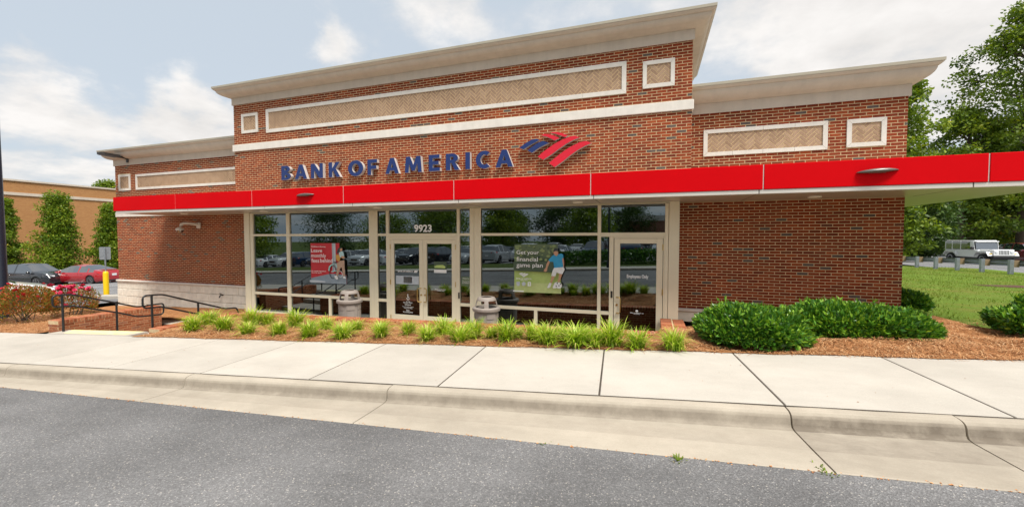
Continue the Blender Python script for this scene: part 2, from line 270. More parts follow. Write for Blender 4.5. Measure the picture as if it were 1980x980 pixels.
side_brick('side_brick', (.30, .066, .027), (.20, .042, .02), (.62, .50, .36))
side_brick('side_brick_orange', (.40, .195, .068), (.335, .15, .05), (.42, .23, .10))

# ------------------------------------------------------------------ mesh helpers
class MB:
    def __init__(s): s.v = []; s.f = []; s.r = []
    def add(s, vs, fs, rnd=0.):
        o = len(s.v); s.v += [tuple(q) for q in vs]; s.f += [tuple(i+o for i in f) for f in fs]; s.r += [rnd]*len(fs); return s
    def box(s, x0, x1, y0, y1, z0, z1, rnd=0., skip=()):
        vs = [(x0, y0, z0), (x1, y0, z0), (x1, y1, z0), (x0, y1, z0), (x0, y0, z1), (x1, y0, z1), (x1, y1, z1), (x0, y1, z1)]
        fs = {'b': (0, 3, 2, 1), 't': (4, 5, 6, 7), 'f': (0, 1, 5, 4), 'k': (2, 3, 7, 6), 'r': (1, 2, 6, 5), 'l': (3, 0, 4, 7)}
        return s.add(vs, [q for k, q in fs.items() if k not in skip], rnd)
    def bbox(s, x0, x1, y0, y1, z0, z1, c=.006, rnd=0.):
        """box with all edges chamfered by c"""
        A = [(x0, x0+c), (x1, x1-c)]; B = [(y0, y0+c), (y1, y1-c)]; Z = [(z0, z0+c), (z1, z1-c)]
        vs = []; 
        for i in (0, 1):
            for j in (0, 1):
                for k in (0, 1): vs += [(A[i][0], B[j][1], Z[k][1]), (A[i][1], B[j][0], Z[k][1]), (A[i][1], B[j][1], Z[k][0])]
        I = lambda i, j, k, a: ((i*2+j)*2+k)*3+a
        fs = [(I(i, 0, 0, 0), I(i, 1, 0, 0), I(i, 1, 1, 0), I(i, 0, 1, 0)) for i in (0, 1)]
        fs += [(I(0, j, 0, 1), I(1, j, 0, 1), I(1, j, 1, 1), I(0, j, 1, 1)) for j in (0, 1)]
        fs += [(I(0, 0, k, 2), I(1, 0, k, 2), I(1, 1, k, 2), I(0, 1, k, 2)) for k in (0, 1)]
        for i in (0, 1):
            for j in (0, 1): fs.append((I(i, j, 0, 0), I(i, j, 0, 1), I(i, j, 1, 1), I(i, j, 1, 0)))
            for k in (0, 1): fs.append((I(i, 0, k, 0), I(i, 0, k, 2), I(i, 1, k, 2), I(i, 1, k, 0)))
        for j in (0, 1):
            for k in (0, 1): fs.append((I(0, j, k, 1), I(0, j, k, 2), I(1, j, k, 2), I(1, j, k, 1)))
        fs += [(I(i, j, k, 0), I(i, j, k, 1), I(i, j, k, 2)) for i in (0, 1) for j in (0, 1) for k in (0, 1)]
        return s.add(vs, fs, rnd)
    def prism(s, poly, d, rnd=0.):
        """poly: 3-D points; d: extrusion vector"""
        n = len(poly); p = [Vector(q) for q in poly]; d = Vector(d)
        fs = [tuple(range(n)), tuple(range(2*n-1, n-1, -1))] + [(i, (i+1) % n, n+(i+1) % n, n+i) for i in range(n)]
        return s.add(p + [q+d for q in p], fs, rnd)
    def tube(s, path, r, seg=10, rnd=0., cap=True):
        P = [Vector(p) for p in path]; rr = r if isinstance(r, (list, tuple)) else [r]*len(P); rings = []
        ref = Vector((0, 0, 1))
        for i, p in enumerate(P):
            t = (P[min(i+1, len(P)-1)] - P[max(i-1, 0)]).normalized()
            a = t.cross(ref if abs(t.dot(ref)) < .95 else Vector((1, 0, 0))).normalized(); b2 = t.cross(a)
            rings.append([p + (a*math.cos(2*math.pi*k/seg) + b2*math.sin(2*math.pi*k/seg))*rr[i] for k in range(seg)])
        vs = [q for ring in rings for q in ring]
        fs = [(i*seg+k, i*seg+(k+1) % seg, (i+1)*seg+(k+1) % seg, (i+1)*seg+k) for i in range(len(P)-1) for k in range(seg)]
        if cap: fs += [tuple(range(seg-1, -1, -1)), tuple((len(P)-1)*seg+k for k in range(seg))]
        return s.add(vs, fs, rnd)
    def lathe(s, prof, c=(0, 0, 0), seg=24, rnd=0., axis='z'):
        cx, cy, cz = c; vs = []
        for r, z in prof:
            for k in range(seg):
                a = 2*math.pi*k/seg; q = (r*math.cos(a), r*math.sin(a), z)
                if axis == 'y': q = (q[0], z, q[1])
                if axis == 'x': q = (z, q[0], q[1])
                vs.append((cx+q[0], cy+q[1], cz+q[2]))
        fs = [(i*seg+k, i*seg+(k+1) % seg, (i+1)*seg+(k+1) % seg, (i+1)*seg+k) for i in range(len(prof)-1) for k in range(seg)]
        if prof[0][0] > 1e-6: fs.append(tuple(range(seg-1, -1, -1)))
        if prof[-1][0] > 1e-6: fs.append(tuple((len(prof)-1)*seg+k for k in range(seg)))
        return s.add(vs, fs, rnd)
    def mesh(s, name, smooth=None, fix=True):
        me = bpy.data.meshes.new(name); me.from_pydata(s.v, [], s.f)
        if fix:
            import bmesh
            b = bmesh.new(); b.from_mesh(me); bmesh.ops.recalc_face_normals(b, faces=b.faces); b.to_mesh(me); b.free()
        a = me.attributes.new('rnd', 'FLOAT', 'FACE'); a.data.foreach_set('value', s.r)
        if smooth is not None:
            me.shade_smooth(); me.set_sharp_from_angle(angle=R(smooth))
        me.update(); return me
    def build(s, name, m, parent=None, smooth=None, fix=True):
        return link(name, s.mesh(name, smooth, fix), m, parent)
def link(name, me, m, parent=None, loc=None, kind=None):
    if m is not None:
        mm = MATS[m] if isinstance(m, str) else m
        if len(me.materials) == 0: me.materials.append(mm)
    o = bpy.data.objects.new(name, me); COL.objects.link(o)
    if loc is not None: o.location = loc
    if parent is not None:
        o.parent = parent
        o.matrix_parent_inverse = parent_inv(parent)
    if kind: o['kind'] = kind
    return o
INV = {}
def world_of(o):
    m = Matrix.LocRotScale(o.location, o.rotation_euler, o.scale)
    return (world_of(o.parent) @ o.matrix_parent_inverse @ m) if o.parent else m
def parent_inv(p): return world_of(p).inverted()
def tag(o, label, cat, group=None, kind=None):
    o['label'] = label; o['category'] = cat
    if group: o['group'] = group
    if kind: o['kind'] = kind
    return o
def thing(name, label, cat, loc=(0, 0, 0), group=None, kind=None):
    o = bpy.data.objects.new(name, None); COL.objects.link(o); o.location = loc; o.empty_display_size = .2
    return tag(o, label, cat, group, kind)
def copy_tree(o, loc, rotz=0, scale=1, parent=None):
    c = o.copy(); COL.objects.link(c); c.parent = parent
    if parent is None: c.location = loc; c.rotation_euler = (0, 0, rotz); c.scale = (scale,)*3 if isinstance(scale, (int, float)) else scale
    for ch in [q for q in o.children]:
        copy_child(ch, c)
    return c
def copy_child(ch, p):
    d = ch.copy(); COL.objects.link(d); d.parent = p; d.matrix_parent_inverse = ch.matrix_parent_inverse.copy()
    for g in ch.children: copy_child(g, d)
def np_mesh(name, V, F, rnd):
    """V (n,3), F (m,k) arrays, rnd per face"""
    me = bpy.data.meshes.new(name); k = F.shape[1]
    me.vertices.add(len(V)); me.vertices.foreach_set('co', V.astype(np.float32).ravel())
    me.loops.add(F.size); me.loops.foreach_set('vertex_index', F.astype(np.int32).ravel())
    me.polygons.add(len(F)); me.polygons.foreach_set('loop_start', np.arange(0, F.size, k, dtype=np.int32)); me.polygons.foreach_set('loop_total', np.full(len(F), k, dtype=np.int32))
    a = me.attributes.new('rnd', 'FLOAT', 'FACE'); a.data.foreach_set('value', np.asarray(rnd, dtype=np.float32))
    me.update(calc_edges=True); me.validate(); return me
def leaves(C, size, width=.45, up=.0, out=None, curl=.25, jitter=.35):
    """folded leaf at every centre: 4 verts / 2 tris, random heading; `out` pulls leaf direction outwards"""
    n = len(C); d = rng.normal(size=(n, 3))
    if out is not None: d = d*.8 + out
    d[:, 2] += up; d /= np.linalg.norm(d, axis=1)[:, None]
    h = rng.normal(size=(n, 3)); sdv = np.cross(d, h); sdv /= np.linalg.norm(sdv, axis=1)[:, None]; nv = np.cross(d, sdv)
    L_ = size*(1-jitter+2*jitter*rng.random(n))[:, None]
    tip = C + d*L_; midl = C + d*L_*.5 + sdv*L_*width*.5 + nv*L_*curl*.3; midr = C + d*L_*.5 - sdv*L_*width*.5 + nv*L_*curl*.3
    V = np.stack([C, midl, tip, midr], 1).reshape(-1, 3); i = np.arange(n)*4
    F = np.stack([np.stack([i, i+1, i+2], 1), np.stack([i, i+2, i+3], 1)], 1).reshape(-1, 3)
    return V, F
def text_mesh(txt, bold=0., extrude=0., spacing=1.):
    cu = bpy.data.curves.new('t', 'FONT'); cu.body = txt; cu.offset = bold; cu.extrude = extrude; cu.resolution_u = 3; cu.space_character = spacing
    o = bpy.data.objects.new('t', cu); COL.objects.link(o)
    bpy.context.view_layer.update(); me = bpy.data.meshes.new_from_object(o.evaluated_get(bpy.context.evaluated_depsgraph_get()))
    bpy.data.objects.remove(o); bpy.data.curves.remove(cu); return me
def text_on(txt, x0, x1, z0, z1, Y, m, parent, name='lettering', bold=0., depth=0.):
    """text fitted into a rectangle of a plane facing -y"""
    me = text_mesh(txt, bold, .5 if depth else 0)
    co = np.empty(len(me.vertices)*3); me.vertices.foreach_get('co', co); co = co.reshape(-1, 3); a, b2 = co.min(0), co.max(0)
    o = np.empty_like(co); o[:, 0] = x0+(co[:, 0]-a[0])/(b2[0]-a[0])*(x1-x0); o[:, 2] = z0+(co[:, 1]-a[1])/(b2[1]-a[1])*(z1-z0)
    o[:, 1] = Y + (.5-co[:, 2])*depth if depth else Y
    me.vertices.foreach_set('co', o.ravel()); me.update()
    return link(name, me, m, parent)

# ------------------------------------------------------------------ the setting: ground, road, kerb, sidewalk, beds, walk, lots
def grid_sheet(name, xs, ys, zf, m, label, cat, kind='structure', inside=None):
    V = np.array([(x, y, zf(x, y)) for y in ys for x in xs]); nx = len(xs); F = []
    for j in range(len(ys)-1):
        for i in range(nx-1):
            if inside and not inside((xs[i]+xs[i+1])/2, (ys[j]+ys[j+1])/2): continue
            F.append((j*nx+i, j*nx+i+1, (j+1)*nx+i+1, (j+1)*nx+i))
    me = np_mesh(name, V, np.array(F), np.zeros(len(F))); me.shade_smooth()
    return tag(link(name, me, m), label, cat, kind=kind)
lin = lambda a, b, n: list(np.linspace(a, b, n))
def ground_z(x, y):
    xx = max(-48, min(7, x)); z = street_z(xx, max(-30, min(30, y)), 0)
    if x < -48: z += (x+48)*.004
    return z
def sm(a, b, x): t = max(0, min(1, (x-a)/(b-a))); return t*t*(3-2*t)       # smooth step, also for a > b
def base_z(x, y): return ground_z(x, y) - .9
grid_sheet('ground', [-600, -200, -100]+lin(-70, 60, 27)+[100, 200, 600], [-600, -200, -100]+lin(-60, 80, 29)+[150, 600], base_z, 'far_ground', 'low green ground stretching away to the horizon', 'ground')

def asph_v(u): return 3.97 + (u+9.06)/(2.68+9.06)*(3.575-3.97) if u > -9.06 else 3.97
V = []; us = lin(-70, 45, 116)
for u in us:
    e = asph_v(min(u, 6)); 
    for v, w in ((e, -.132), (e-.5, -.12), (0, -.07), (-3.5, -.09), (-5.6, -.13)): V.append(sw(u, v, w))
F = [(i*5+j, i*5+5+j, i*5+6+j, i*5+1+j) for i in range(len(us)-1) for j in range(4)]
road = MB().add(V, F).build('road', 'asphalt', smooth=60); tag(road, 'grey speckled asphalt road in front of the bank', 'road', kind='structure')
# grit and debris along the gutter seam
seam = thing('gutter_debris', 'dirt line and dry grass bits caught in the seam between gutter and asphalt', 'debris', kind='stuff')
mb = MB(); 
for k in range(420):
    u = rng.uniform(-14, 5); v = asph_v(u)+rng.normal(0, .012); s = rng.uniform(.004, .013); p = sw(u, v, -.129)
    a = rng.uniform(0, 6.28); mb.add([p+Vector((math.cos(a+q)*s*rng.uniform(.5, 1.4), math.sin(a+q)*s, .004*(i % 2))) for i, q in enumerate((0, 1.6, 3.1, 4.7))], [(0, 1, 2, 3)], rng.random())
for k in range(60):
    u = rng.uniform(-12, 4); v = rng.uniform(4.7, 6.5); s = rng.uniform(.004, .011); p = sw(u, v, .002); a = rng.uniform(0, 6.28)
    mb.add([p+Vector((math.cos(a+q)*s*rng.uniform(.5, 1.4), math.sin(a+q)*s, .003*(i % 2))) for i, q in enumerate((0, 1.6, 3.1, 4.7))], [(0, 1, 2, 3)], rng.random()*.4)
for k in range(500):
    u = rng.uniform(-10, 6); v = VB-abs(rng.normal(0, .06)); l_ = rng.uniform(.03, .07); p = sw(u, v, .003); a = rng.uniform(0, 6.28); d_ = (KU*math.cos(a)+TV*math.sin(a))*l_; e_ = (TV*math.cos(a)-KU*math.sin(a))*.0022
    mb.add([p-d_-e_, p+d_-e_, p+d_+e_, p-d_+e_], [(0, 1, 2, 3)], rng.random())
mb.build('dirt', NEEDLE, seam)['kind'] = 'stuff'
def tuft(mb, p, n, h, spread, wd=.006):
    for k in range(n):
        a = rng.uniform(0, 6.28); l = h*rng.uniform(.5, 1.1); d = Vector((math.cos(a), math.sin(a), 0)); s = Vector((-d.y, d.x, 0))*wd
        q = p + d*rng.uniform(0, spread); mid = q+d*l*.35+Vector((0, 0, l*.7)); tip = q+d*l*.9+Vector((0, 0, l*.75))
        mb.add([q-s, q+s, mid+s*.8, mid-s*.8, tip], [(0, 1, 2, 3), (3, 2, 4)], rng.random())
for (px, py, n, h) in ((1312, 890, 26, .042), (1600, 916, 14, .03), (1055, 857, 8, .02), (1585, 900, 8, .022)):
    u, v = street_px(px, py, -.13); t = MB(); tuft(t, sw(u, v, -.133), n, h, .06); o = t.build('grass_tuft', GRASSB, seam); o['kind'] = 'stuff'

# kerb and gutter: one piece between joints
kerb = thing('kerb', 'rounded concrete kerb and gutter along the road', 'kerb', kind='structure')
prof = lambda e: [(4.605, -.005), (4.59, 0), (4.53, -.002), (4.485, -.010), (4.455, -.028), (4.442, -.056), (4.434, -.112), (4.418, -.140), (4.37, -.150), ((4.36+e)/2, -.142), (e+.02, -.128), (e+.004, -.132), (e, -.16), (e, -.3), (4.605, -.3)]
kj = [-9.96-3.9*k for k in range(12, 0, -1)] + [-9.96, -6.07, -2.81, 1.587, 2.95, 6.6] + [6.6+3.9*k for k in range(1, 9)]
for a, b2 in zip(kj[:-1], kj[1:]):
    mb = MB(); n = 6; cols = [a+.008+(b2-a-.016)*i/n for i in range(n+1)]; pts = []
    for i, u in enumerate(cols):
        wob = rng.normal(0, .002)
        for (v, w) in prof(asph_v(min(u, 6))): pts.append(sw(u, v+wob*.5, w+(wob if w > -.1 else 0)))
    m_ = 15; fs = [(i*m_+j, (i+1)*m_+j, (i+1)*m_+(j+1) % m_, i*m_+(j+1) % m_) for i in range(n) for j in range(m_)] + [tuple(range(m_)), tuple(n*m_+j for j in range(m_-1, -1, -1))]
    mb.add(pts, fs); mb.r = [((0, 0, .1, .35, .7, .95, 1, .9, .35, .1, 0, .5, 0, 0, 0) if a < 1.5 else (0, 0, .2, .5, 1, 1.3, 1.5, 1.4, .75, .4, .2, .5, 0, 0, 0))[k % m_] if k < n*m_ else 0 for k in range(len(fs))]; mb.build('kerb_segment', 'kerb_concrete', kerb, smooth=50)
# sidewalk slabs
side = thing('sidewalk', 'pale concrete sidewalk of broad square slabs', 'sidewalk', kind='structure')
sj = [-6.01-1.9*k for k in range(22, 0, -1)] + [-6.01, -4.11, -2.21, -.243, 1.60, 3.43] + [3.43+1.87*k for k in range(1, 12)]

for a, b2 in zip(sj[:-1], sj[1:]):
    mb = MB(); g = .011; c = .012; pts = []
    for (du, dv, w) in ((0, 0, -.16), (0, 0, -.004), (.004, .004, 0)):
        for (u, v) in ((a+g+du, 4.631+dv), (b2-g-du, 4.631+dv), (b2-g-du, VB-dv), (a+g+du, VB-dv)): pts.append(sw(u, v, w))
    fs = [(i*4+k, i*4+(k+1) % 4, i*4+4+(k+1) % 4, i*4+4+k) for i in (0, 1) for k in range(4)] + [(8, 9, 10, 11)]
    mb.add(pts, fs).build('slab', 'concrete', side)
mb = MB(); mb.add([sw(-48, 4.607, -.004), sw(24, 4.607, -.004), sw(24, VB-.03, -.004), sw(-48, VB-.03, -.004)], [(0, 1, 2, 3)]).build('joint_filler', 'joint_fill', side)

# pine-straw beds (one sheet each) ---------------------------------------------------------
WT = lambda x: .37 + (x-.5)*.0235            # top of the low brick wall in front of the entrance walk
def front_bed_z(x, y):
    u = x; vb = sw(u, VB).y
    s = street_z(x, y, .012); t = sm(vb+.2, 8.05, y)
    z = s + (WT(x)-.05 - s)*t if x < .2 else s + .05*sm(vb, vb+.6, y) + .0*t
    if x >= .2: z += (.16+.16*max(0, x-.8) - z)*sm(7.4, 10.2, y)*sm(3.6, 1.6, x)
    return z + .035*math.sin(x*5.1+y*3)*math.sin(y*6.3-x)*sm(vb, vb+.3, y)
def walk_z(x, y=0): return -.27 if x > -7.5 else -.27 - .23*sm(-7.5, -12, x)
XB = lin(-10.75, 9.0, 100)
def bed_in(x, y):
    p = Vector((x, y, 0)); v = (p-ORG).dot(TV)
    if v < VB - .02: return False
    if x < .22: return y < 8.2
    if x < .72: return y < 8.1
    return y < 10.36 and (x < 5.6 or y < 8.6+.25*math.sin(x*2.3)+max(0, (6.6-x))*1.2)
# rows follow the sidewalk edge so the border is straight
V = []; rows = 40
for i, x in enumerate(XB):
    vb = sw(x/math.cos(D4), VB).y - .02 + .02*math.sin(x*3.1)+.015*math.sin(x*9.7+1)
    for j in range(rows+1): 
        ytop = 8.22 if x < .25 else (8.05 if x < .75 else (10.36 if x < 4.9 else max(8.12+.12*math.sin(x*2.1), 10.36-(x-4.9)*6)))
        y = vb + (ytop-vb)*j/rows; V.append((x, y, front_bed_z(x, y) if j else street_z(x, y, .010)))
F = [(i*(rows+1)+j, (i+1)*(rows+1)+j, (i+1)*(rows+1)+j+1, i*(rows+1)+j+1) for i in range(len(XB)-1) for j in range(rows)]
me = np_mesh('mulch_bed', np.array(V), np.array(F), np.zeros(len(F))); me.shade_smooth()
bed = tag(link('mulch_bed', me, 'pine_straw'), 'orange brown pine straw bed between sidewalk and bank', 'mulch bed', kind='structure')
bedl = grid_sheet('mulch_bed', lin(-32, -14.35, 40), lin(5.0, 12.4, 24), lambda x, y: street_z(x, y, -.02)+.04*math.sin(x*3)*math.sin(y*4)-.16*sm(8.2, 10.5, y), 'pine_straw', 'pine straw ground around the rose bushes', 'mulch bed', inside=lambda x, y: (Vector((x, y, 0))-ORG).dot(TV) > VB-.05 and y < 9.3)
bedw = grid_sheet('mulch_bed', lin(-20.3, -12.35, 34), lin(9.15, 10.4, 10), lambda x, y: -.50+(x+20.3)/8*.30*sm(9.15, 10.2, y) + .02*math.sin(x*4)*math.sin(y*7), 'pine_straw', 'brown pine straw bed against the pale stone base', 'mulch bed')
def needles(n, sampler, name, label, parent_kind='stuff', l=(.05, .14)):
    P = np.array([sampler() for _ in range(n)]); a = rng.uniform(0, 2*np.pi, n); ln = rng.uniform(*l, n)
    d = np.stack([np.cos(a), np.sin(a), rng.normal(0, .18, n)], 1); s = np.stack([-np.sin(a), np.cos(a), np.zeros(n)], 1)*.0028
    p0 = P - d*ln[:, None]/2; p1 = P + d*ln[:, None]/2; mid = P + np.stack([np.zeros(n), np.zeros(n), ln*.12], 1)
    V = np.stack([p0-s, p0+s, mid+s, mid-s, p1+s, p1-s], 1).reshape(-1, 3); i = np.arange(n)*6
    F = np.concatenate([np.stack([i, i+1, i+2, i+3], 1), np.stack([i+3, i+2, i+4, i+5], 1)]); r = rng.random(n)
    return tag(link(name, np_mesh(name, V, F, np.concatenate([r, r])), NEEDLE), label, 'pine straw', kind='stuff')
def samp_front():
    while True:
        x = rng.uniform(-10.6, 8.6); y = rng.uniform(5.6, 8.3 if x < .7 else 9.0); v = (Vector((x, y, 0))-ORG).dot(TV)
        if v > VB-.05 and rng.random() < (1 if v < VB+.9 else .45): return (x, y, front_bed_z(x, y)+.012+rng.random()*.02 if v > VB+.05 else street_z(x, y, .02))
needles(42000, samp_front, 'pine_straw', 'loose pine needles covering the bed along the sidewalk')
def samp_left():
    while True:
        x = rng.uniform(-19, -14.2); y = rng.uniform(5.0, 7.5); v = (Vector((x, y, 0))-ORG).dot(TV)
        if v > VB-.03: return (x, y, street_z(x, y, .0)+.02)
needles(6000, samp_left, 'pine_straw', 'loose pine needles under the rose bushes')
# entrance walk, sunken below the street
walk = thing('entrance_walk', 'sunken concrete walk along the glass storefront', 'walkway', kind='structure')
edges = lin(-13.9, .3, 10)
for a, b2 in zip(edges[:-1], edges[1:]):
    MB().add([(x, y, walk_z(x)+dz) for dz in (-.12, 0) for (x, y) in ((a+.006, 8.3), (b2-.006, 8.3), (b2-.006, 9.99), (a+.006, 9.99))],
             [(4, 5, 6, 7), (0, 1, 5, 4), (1, 2, 6, 5), (2, 3, 7, 6), (3, 0, 4, 7)]).build('slab', 'walk_concrete', walk)
MB().add([(-13.9, 8.62, walk_z(-13.9)), (-13.9, 9.25, walk_z(-13.9)), (-22, 9.6, -.62), (-22, 8.5, -.62)], [(0, 1, 2, 3)]).build('path', 'walk_concrete', walk)
# lawn
def lawn_z(x, y): return .70 - .019*(y-9) + .05*math.sin(x*.9)*math.sin(y*.7) + .08*sm(9, 14, x)*sm(22, 14, y)
lawn = grid_sheet('lawn', lin(4.8, 20.5, 40), lin(7.2, 38.5, 60), lambda x, y: lawn_z(x, y), 'lawn', 'bright green mown lawn beside the brick wall', 'lawn', inside=lambda x, y: not (x < 9 and y < max(7.9, 10.0-(x-4.9)*6)) and (Vector((x, y, 0))-ORG).dot(TV) > VB and x < 20.5-.03*(y-8))
P = np.stack([rng.uniform(4.9, 19, 52000), 8.0+28*rng.random(52000)**1.35], 1)
P = P[(P[:, 1] > np.maximum(8.12+.12*np.sin(P[:, 0]*2.1), 10.2-(P[:, 0]-4.9)*6))]
patch = np.sin(P[:, 0]*1.7+2)*np.sin(P[:, 1]*.9)+np.sin(P[:, 0]*.6-P[:, 1]*.5)+rng.normal(0, .5, len(P)); P = P[patch > -1.1]
mbn = len(P); a = rng.uniform(0, 6.28, mbn); h = rng.uniform(.03, .075, mbn); zb = np.array([lawn_z(x, y) for x, y in P])
b0 = np.stack([P[:, 0], P[:, 1], zb], 1); s = np.stack([np.cos(a), np.sin(a), 0*a], 1)*.008
tip = b0 + np.stack([rng.normal(0, .03, mbn), rng.normal(0, .03, mbn), h], 1); i = np.arange(mbn)*3
tag(link('grass', np_mesh('grass', np.stack([b0-s, b0+s, tip], 1).reshape(-1, 3), np.stack([i, i+1, i+2], 1), rng.random(mbn)), GRASSB), 'short green grass blades of the lawn', 'grass', kind='stuff')
# bare soil patch on the lawn
p = onZ(1962, 549, .60); mb = MB(); pts = [(p.x+math.cos(t)*(.8+.2*math.sin(3*t)), p.y+math.sin(t)*(.9+.2*math.cos(2*t))) for t in lin(0, 6.28, 20)[:-1]]
mb.add([(p.x, p.y, lawn_z(p.x, p.y)+.075)]+[(x, y, lawn_z(x, y)+.012) for x, y in pts], [(0, i+1, (i+1) % 19+1) for i in range(19)]).build('o', 'soil', smooth=80).name = 'soil_patch'
tag(bpy.data.objects['soil_patch'], 'bare red brown soil patch on the lawn', 'soil', kind='structure')
# parking lots
grid_sheet('parking_lot', lin(-66, -21.5, 40), lin(-4, 60, 40), lambda x, y: street_z(max(x, -60), min(y, 30), -.12), 'lot_asphalt', 'grey asphalt parking lot in front of the orange brick store', 'parking lot', inside=lambda x, y: (y > 9.6 if x > -26 else (Vector((x, y, 0))-ORG).dot(TV) > VB+2.4))
grid_sheet('parking_lot', lin(18.9, 70, 20), lin(22, 90, 20), lambda x, y: .13, 'lot_asphalt', 'asphalt parking lot beyond the guardrail', 'parking lot')
for k in range(5):
    a = onZ(165+k*14, 560-k*7, -.75); 
ml = MB()
for k in range(6):
    x0 = -27.5-k*.9; y0 = 15.5+k*1.0
    q = [(x0, y0), (x0-.12, y0+.1), (x0+5, y0+3.2), (x0+5.12, y0+3.1)]; ml.add([(x, y, street_z(x, y, -.112)) for x, y in q], [(0, 1, 2, 3)])
for k in range(5):
    x0 = -34-k*3.0; q = [(x0, 13.2), (x0-.12, 13.2), (x0-.12, 18.4), (x0, 18.4)]; ml.add([(x, y, street_z(x, y, -.112)) for x, y in q], [(0, 1, 2, 3)])
tag(ml.build('parking_lines', 'white_line'), 'white painted stripes on the parking lot by the yellow bollard', 'road marking', kind='structure')
lk_ = MB()
kp = [Vector((-26.2, 11.4, 0)), Vector((-24, 12.4, 0)), Vector((-21.0, 13.2, 0)), Vector((-20.6, 20, 0))]
for a, b2 in zip(kp[:-1], kp[1:]):
    d = (b2-a).normalized(); n_ = Vector((-d.y, d.x, 0))
    q = [a-n_*1.0, b2-n_*1.0, b2, a]; q = [(p.x, p.y, street_z(p.x, p.y, .0)) for p in q]; lk_.prism(q, (0, 0, -.2))
tag(lk_.build('lot_kerb', 'concrete'), 'pale concrete edging between parking lot and bank wall', 'kerb', kind='structure')

# ------------------------------------------------------------------ the bank
YT, YW, YS, YC = 9.8, 10.35, 9.95, 8.67      # tower face, wing face, storefront, canopy front
ZSO, ZR0, ZR1 = 3.03, 3.10, 3.555              # soffit, red fascia bottom and top
CH, BL = .065, .2085
XL, XR, TL, TR = -20.09, 4.84, -12.87, .825
bank = thing('bank_building', 'red brick bank with raised centre, pale cornices and long red canopy', 'bank', (-6, 12, -.3))
def core(name, m, *boxes):
    mb = MB()
    for q in boxes: mb.box(*q)
    return mb.build(name, m, bank)
# bodies behind the brick skins
core('rear_wall', 'side_brick', (XL, XR, 22.0, 22.3, -.9, 5.2))
core('side_wall', 'side_brick', (XL, XL+.3, YW+.02, 22.0, -.9, 5.24)); core('side_wall', 'side_brick', (XR-.3, XR, YW+.02, 22.0, -.3, 5.24))
core('roof', 'coping', (XL+.3, XR-.3, YW+.3, 22.0, 4.7, 4.9))
core('side_wall', 'side_brick', (TR-.3, TR-.001, YT+.02, 13.2, 3.2, 6.7)); core('side_wall', 'side_brick', (TL+.001, TL+.3, YT+.02, 13.2, 3.2, 6.7)); core('tower_back', 'side_brick', (TL+.3, TR-.3, 12.9, 13.2, 4.9, 6.7)); core('tower_roof', 'coping', (TL+.3, TR-.3, YT+.3, 12.9, 6.2, 6.3))
# dim room behind the glass
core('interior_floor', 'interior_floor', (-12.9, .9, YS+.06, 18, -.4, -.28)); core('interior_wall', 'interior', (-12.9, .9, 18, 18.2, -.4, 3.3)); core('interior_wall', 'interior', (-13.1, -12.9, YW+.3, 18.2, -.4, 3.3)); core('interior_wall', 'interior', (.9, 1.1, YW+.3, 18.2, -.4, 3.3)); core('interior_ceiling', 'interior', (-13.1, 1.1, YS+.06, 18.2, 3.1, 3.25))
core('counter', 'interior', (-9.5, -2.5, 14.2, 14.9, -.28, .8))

INDIV = {'brick': 0, 'herring': 0}
BR_MESH = {}
def brick_mesh(L_, h, key, m, depth=.03, rnd=None, c=.0):
    k = (round(L_, 3), round(h, 3), key)
    if k not in BR_MESH:
        b = MB().box(-L_/2, L_/2, 0, depth, -h/2, h/2, rnd if rnd is not None else 0, skip=('k',)); BR_MESH[k] = b.mesh('brick')
        BR_MESH[k].materials.append(m)
    return BR_MESH[k]
def brick_rnd():
    r = rng.random()
    return .965+.03*rng.random() if r < .035 else (.93 if r < .05 else .9*rng.beta(2.2, 2.2))
def brick_wall(x0, x1, z0, z1, Y, holes=(), indiv=None, phase=0.):
    """mortar slab with every brick laid on it; bricks with indiv(x) are objects of their own"""
    w = MB().box(x0, x1, Y+.0035, Y+.25, z0, z1).build('brick_wall', 'mortar', bank)
    mb = MB(); j0 = math.floor((z0-.56)/CH+.001); nrow = math.ceil((z1-z0)/CH)
    for j in range(j0, j0+nrow+1):
        za, zb = .56+j*CH, .56+(j+1)*CH-.0145
        za, zb = max(za, z0), min(zb, z1)
        if zb-za < .012: continue
        off = (BL/2 if j % 2 else 0) + phase; i = math.floor((x0-off)/BL)
        while off+i*BL < x1:
            a, b2 = off+i*BL, off+(i+1)*BL-.0145; i += 1
            a, b2 = max(a, x0), min(b2, x1)
            segs = [(a, b2)]
            for (hx0, hx1, hz0, hz1) in holes:
                if zb > hz0+.02 and za < hz1-.02:
                    ns = []
                    for s0, s1 in segs:
                        if s1 <= hx0 or s0 >= hx1: ns.append((s0, s1)); continue
                        if s0 < hx0: ns.append((s0, hx0-.004))
                        if s1 > hx1: ns.append((hx1+.004, s1))
                    segs = ns
            for s0, s1 in segs:
                if s1-s0 < .015: continue
                r = brick_rnd(); dy = abs(rng.normal(0, .0008))
                if indiv and indiv((s0+s1)/2, (za+zb)/2) and INDIV['brick'] < 298:
                    q = round(r*24)/24 if r < .92 else (.94, .965, .98)[int(rng.integers(3))]
                    link('brick', brick_mesh(s1-s0, zb-za, q, BRICK, rnd=q), None, w, ((s0+s1)/2, Y+dy, (za+zb)/2)); INDIV['brick'] += 1
                else: mb.box(s0, s1, Y+dy, Y+.03, za, zb, r, skip=('k',))
    if mb.v: mb.build('brick_field', BRICK, w, fix=False)['kind'] = 'stuff'
    return w
PAN = {'tl': (-11.47, -.565, 5.50, 6.225), 'tsr': (-.205, .465, 5.56, 6.16), 'tsl': (-12.52, -11.82, 5.56, 6.17), 'rl': (1.125, 3.505, 4.065, 4.66), 'rs': (3.835, 4.5, 4.08, 4.65), 'ls': (-19.87, -19.16, 4.055, 4.68), 'll': (-18.84, -13.2, 4.06, 4.65)}
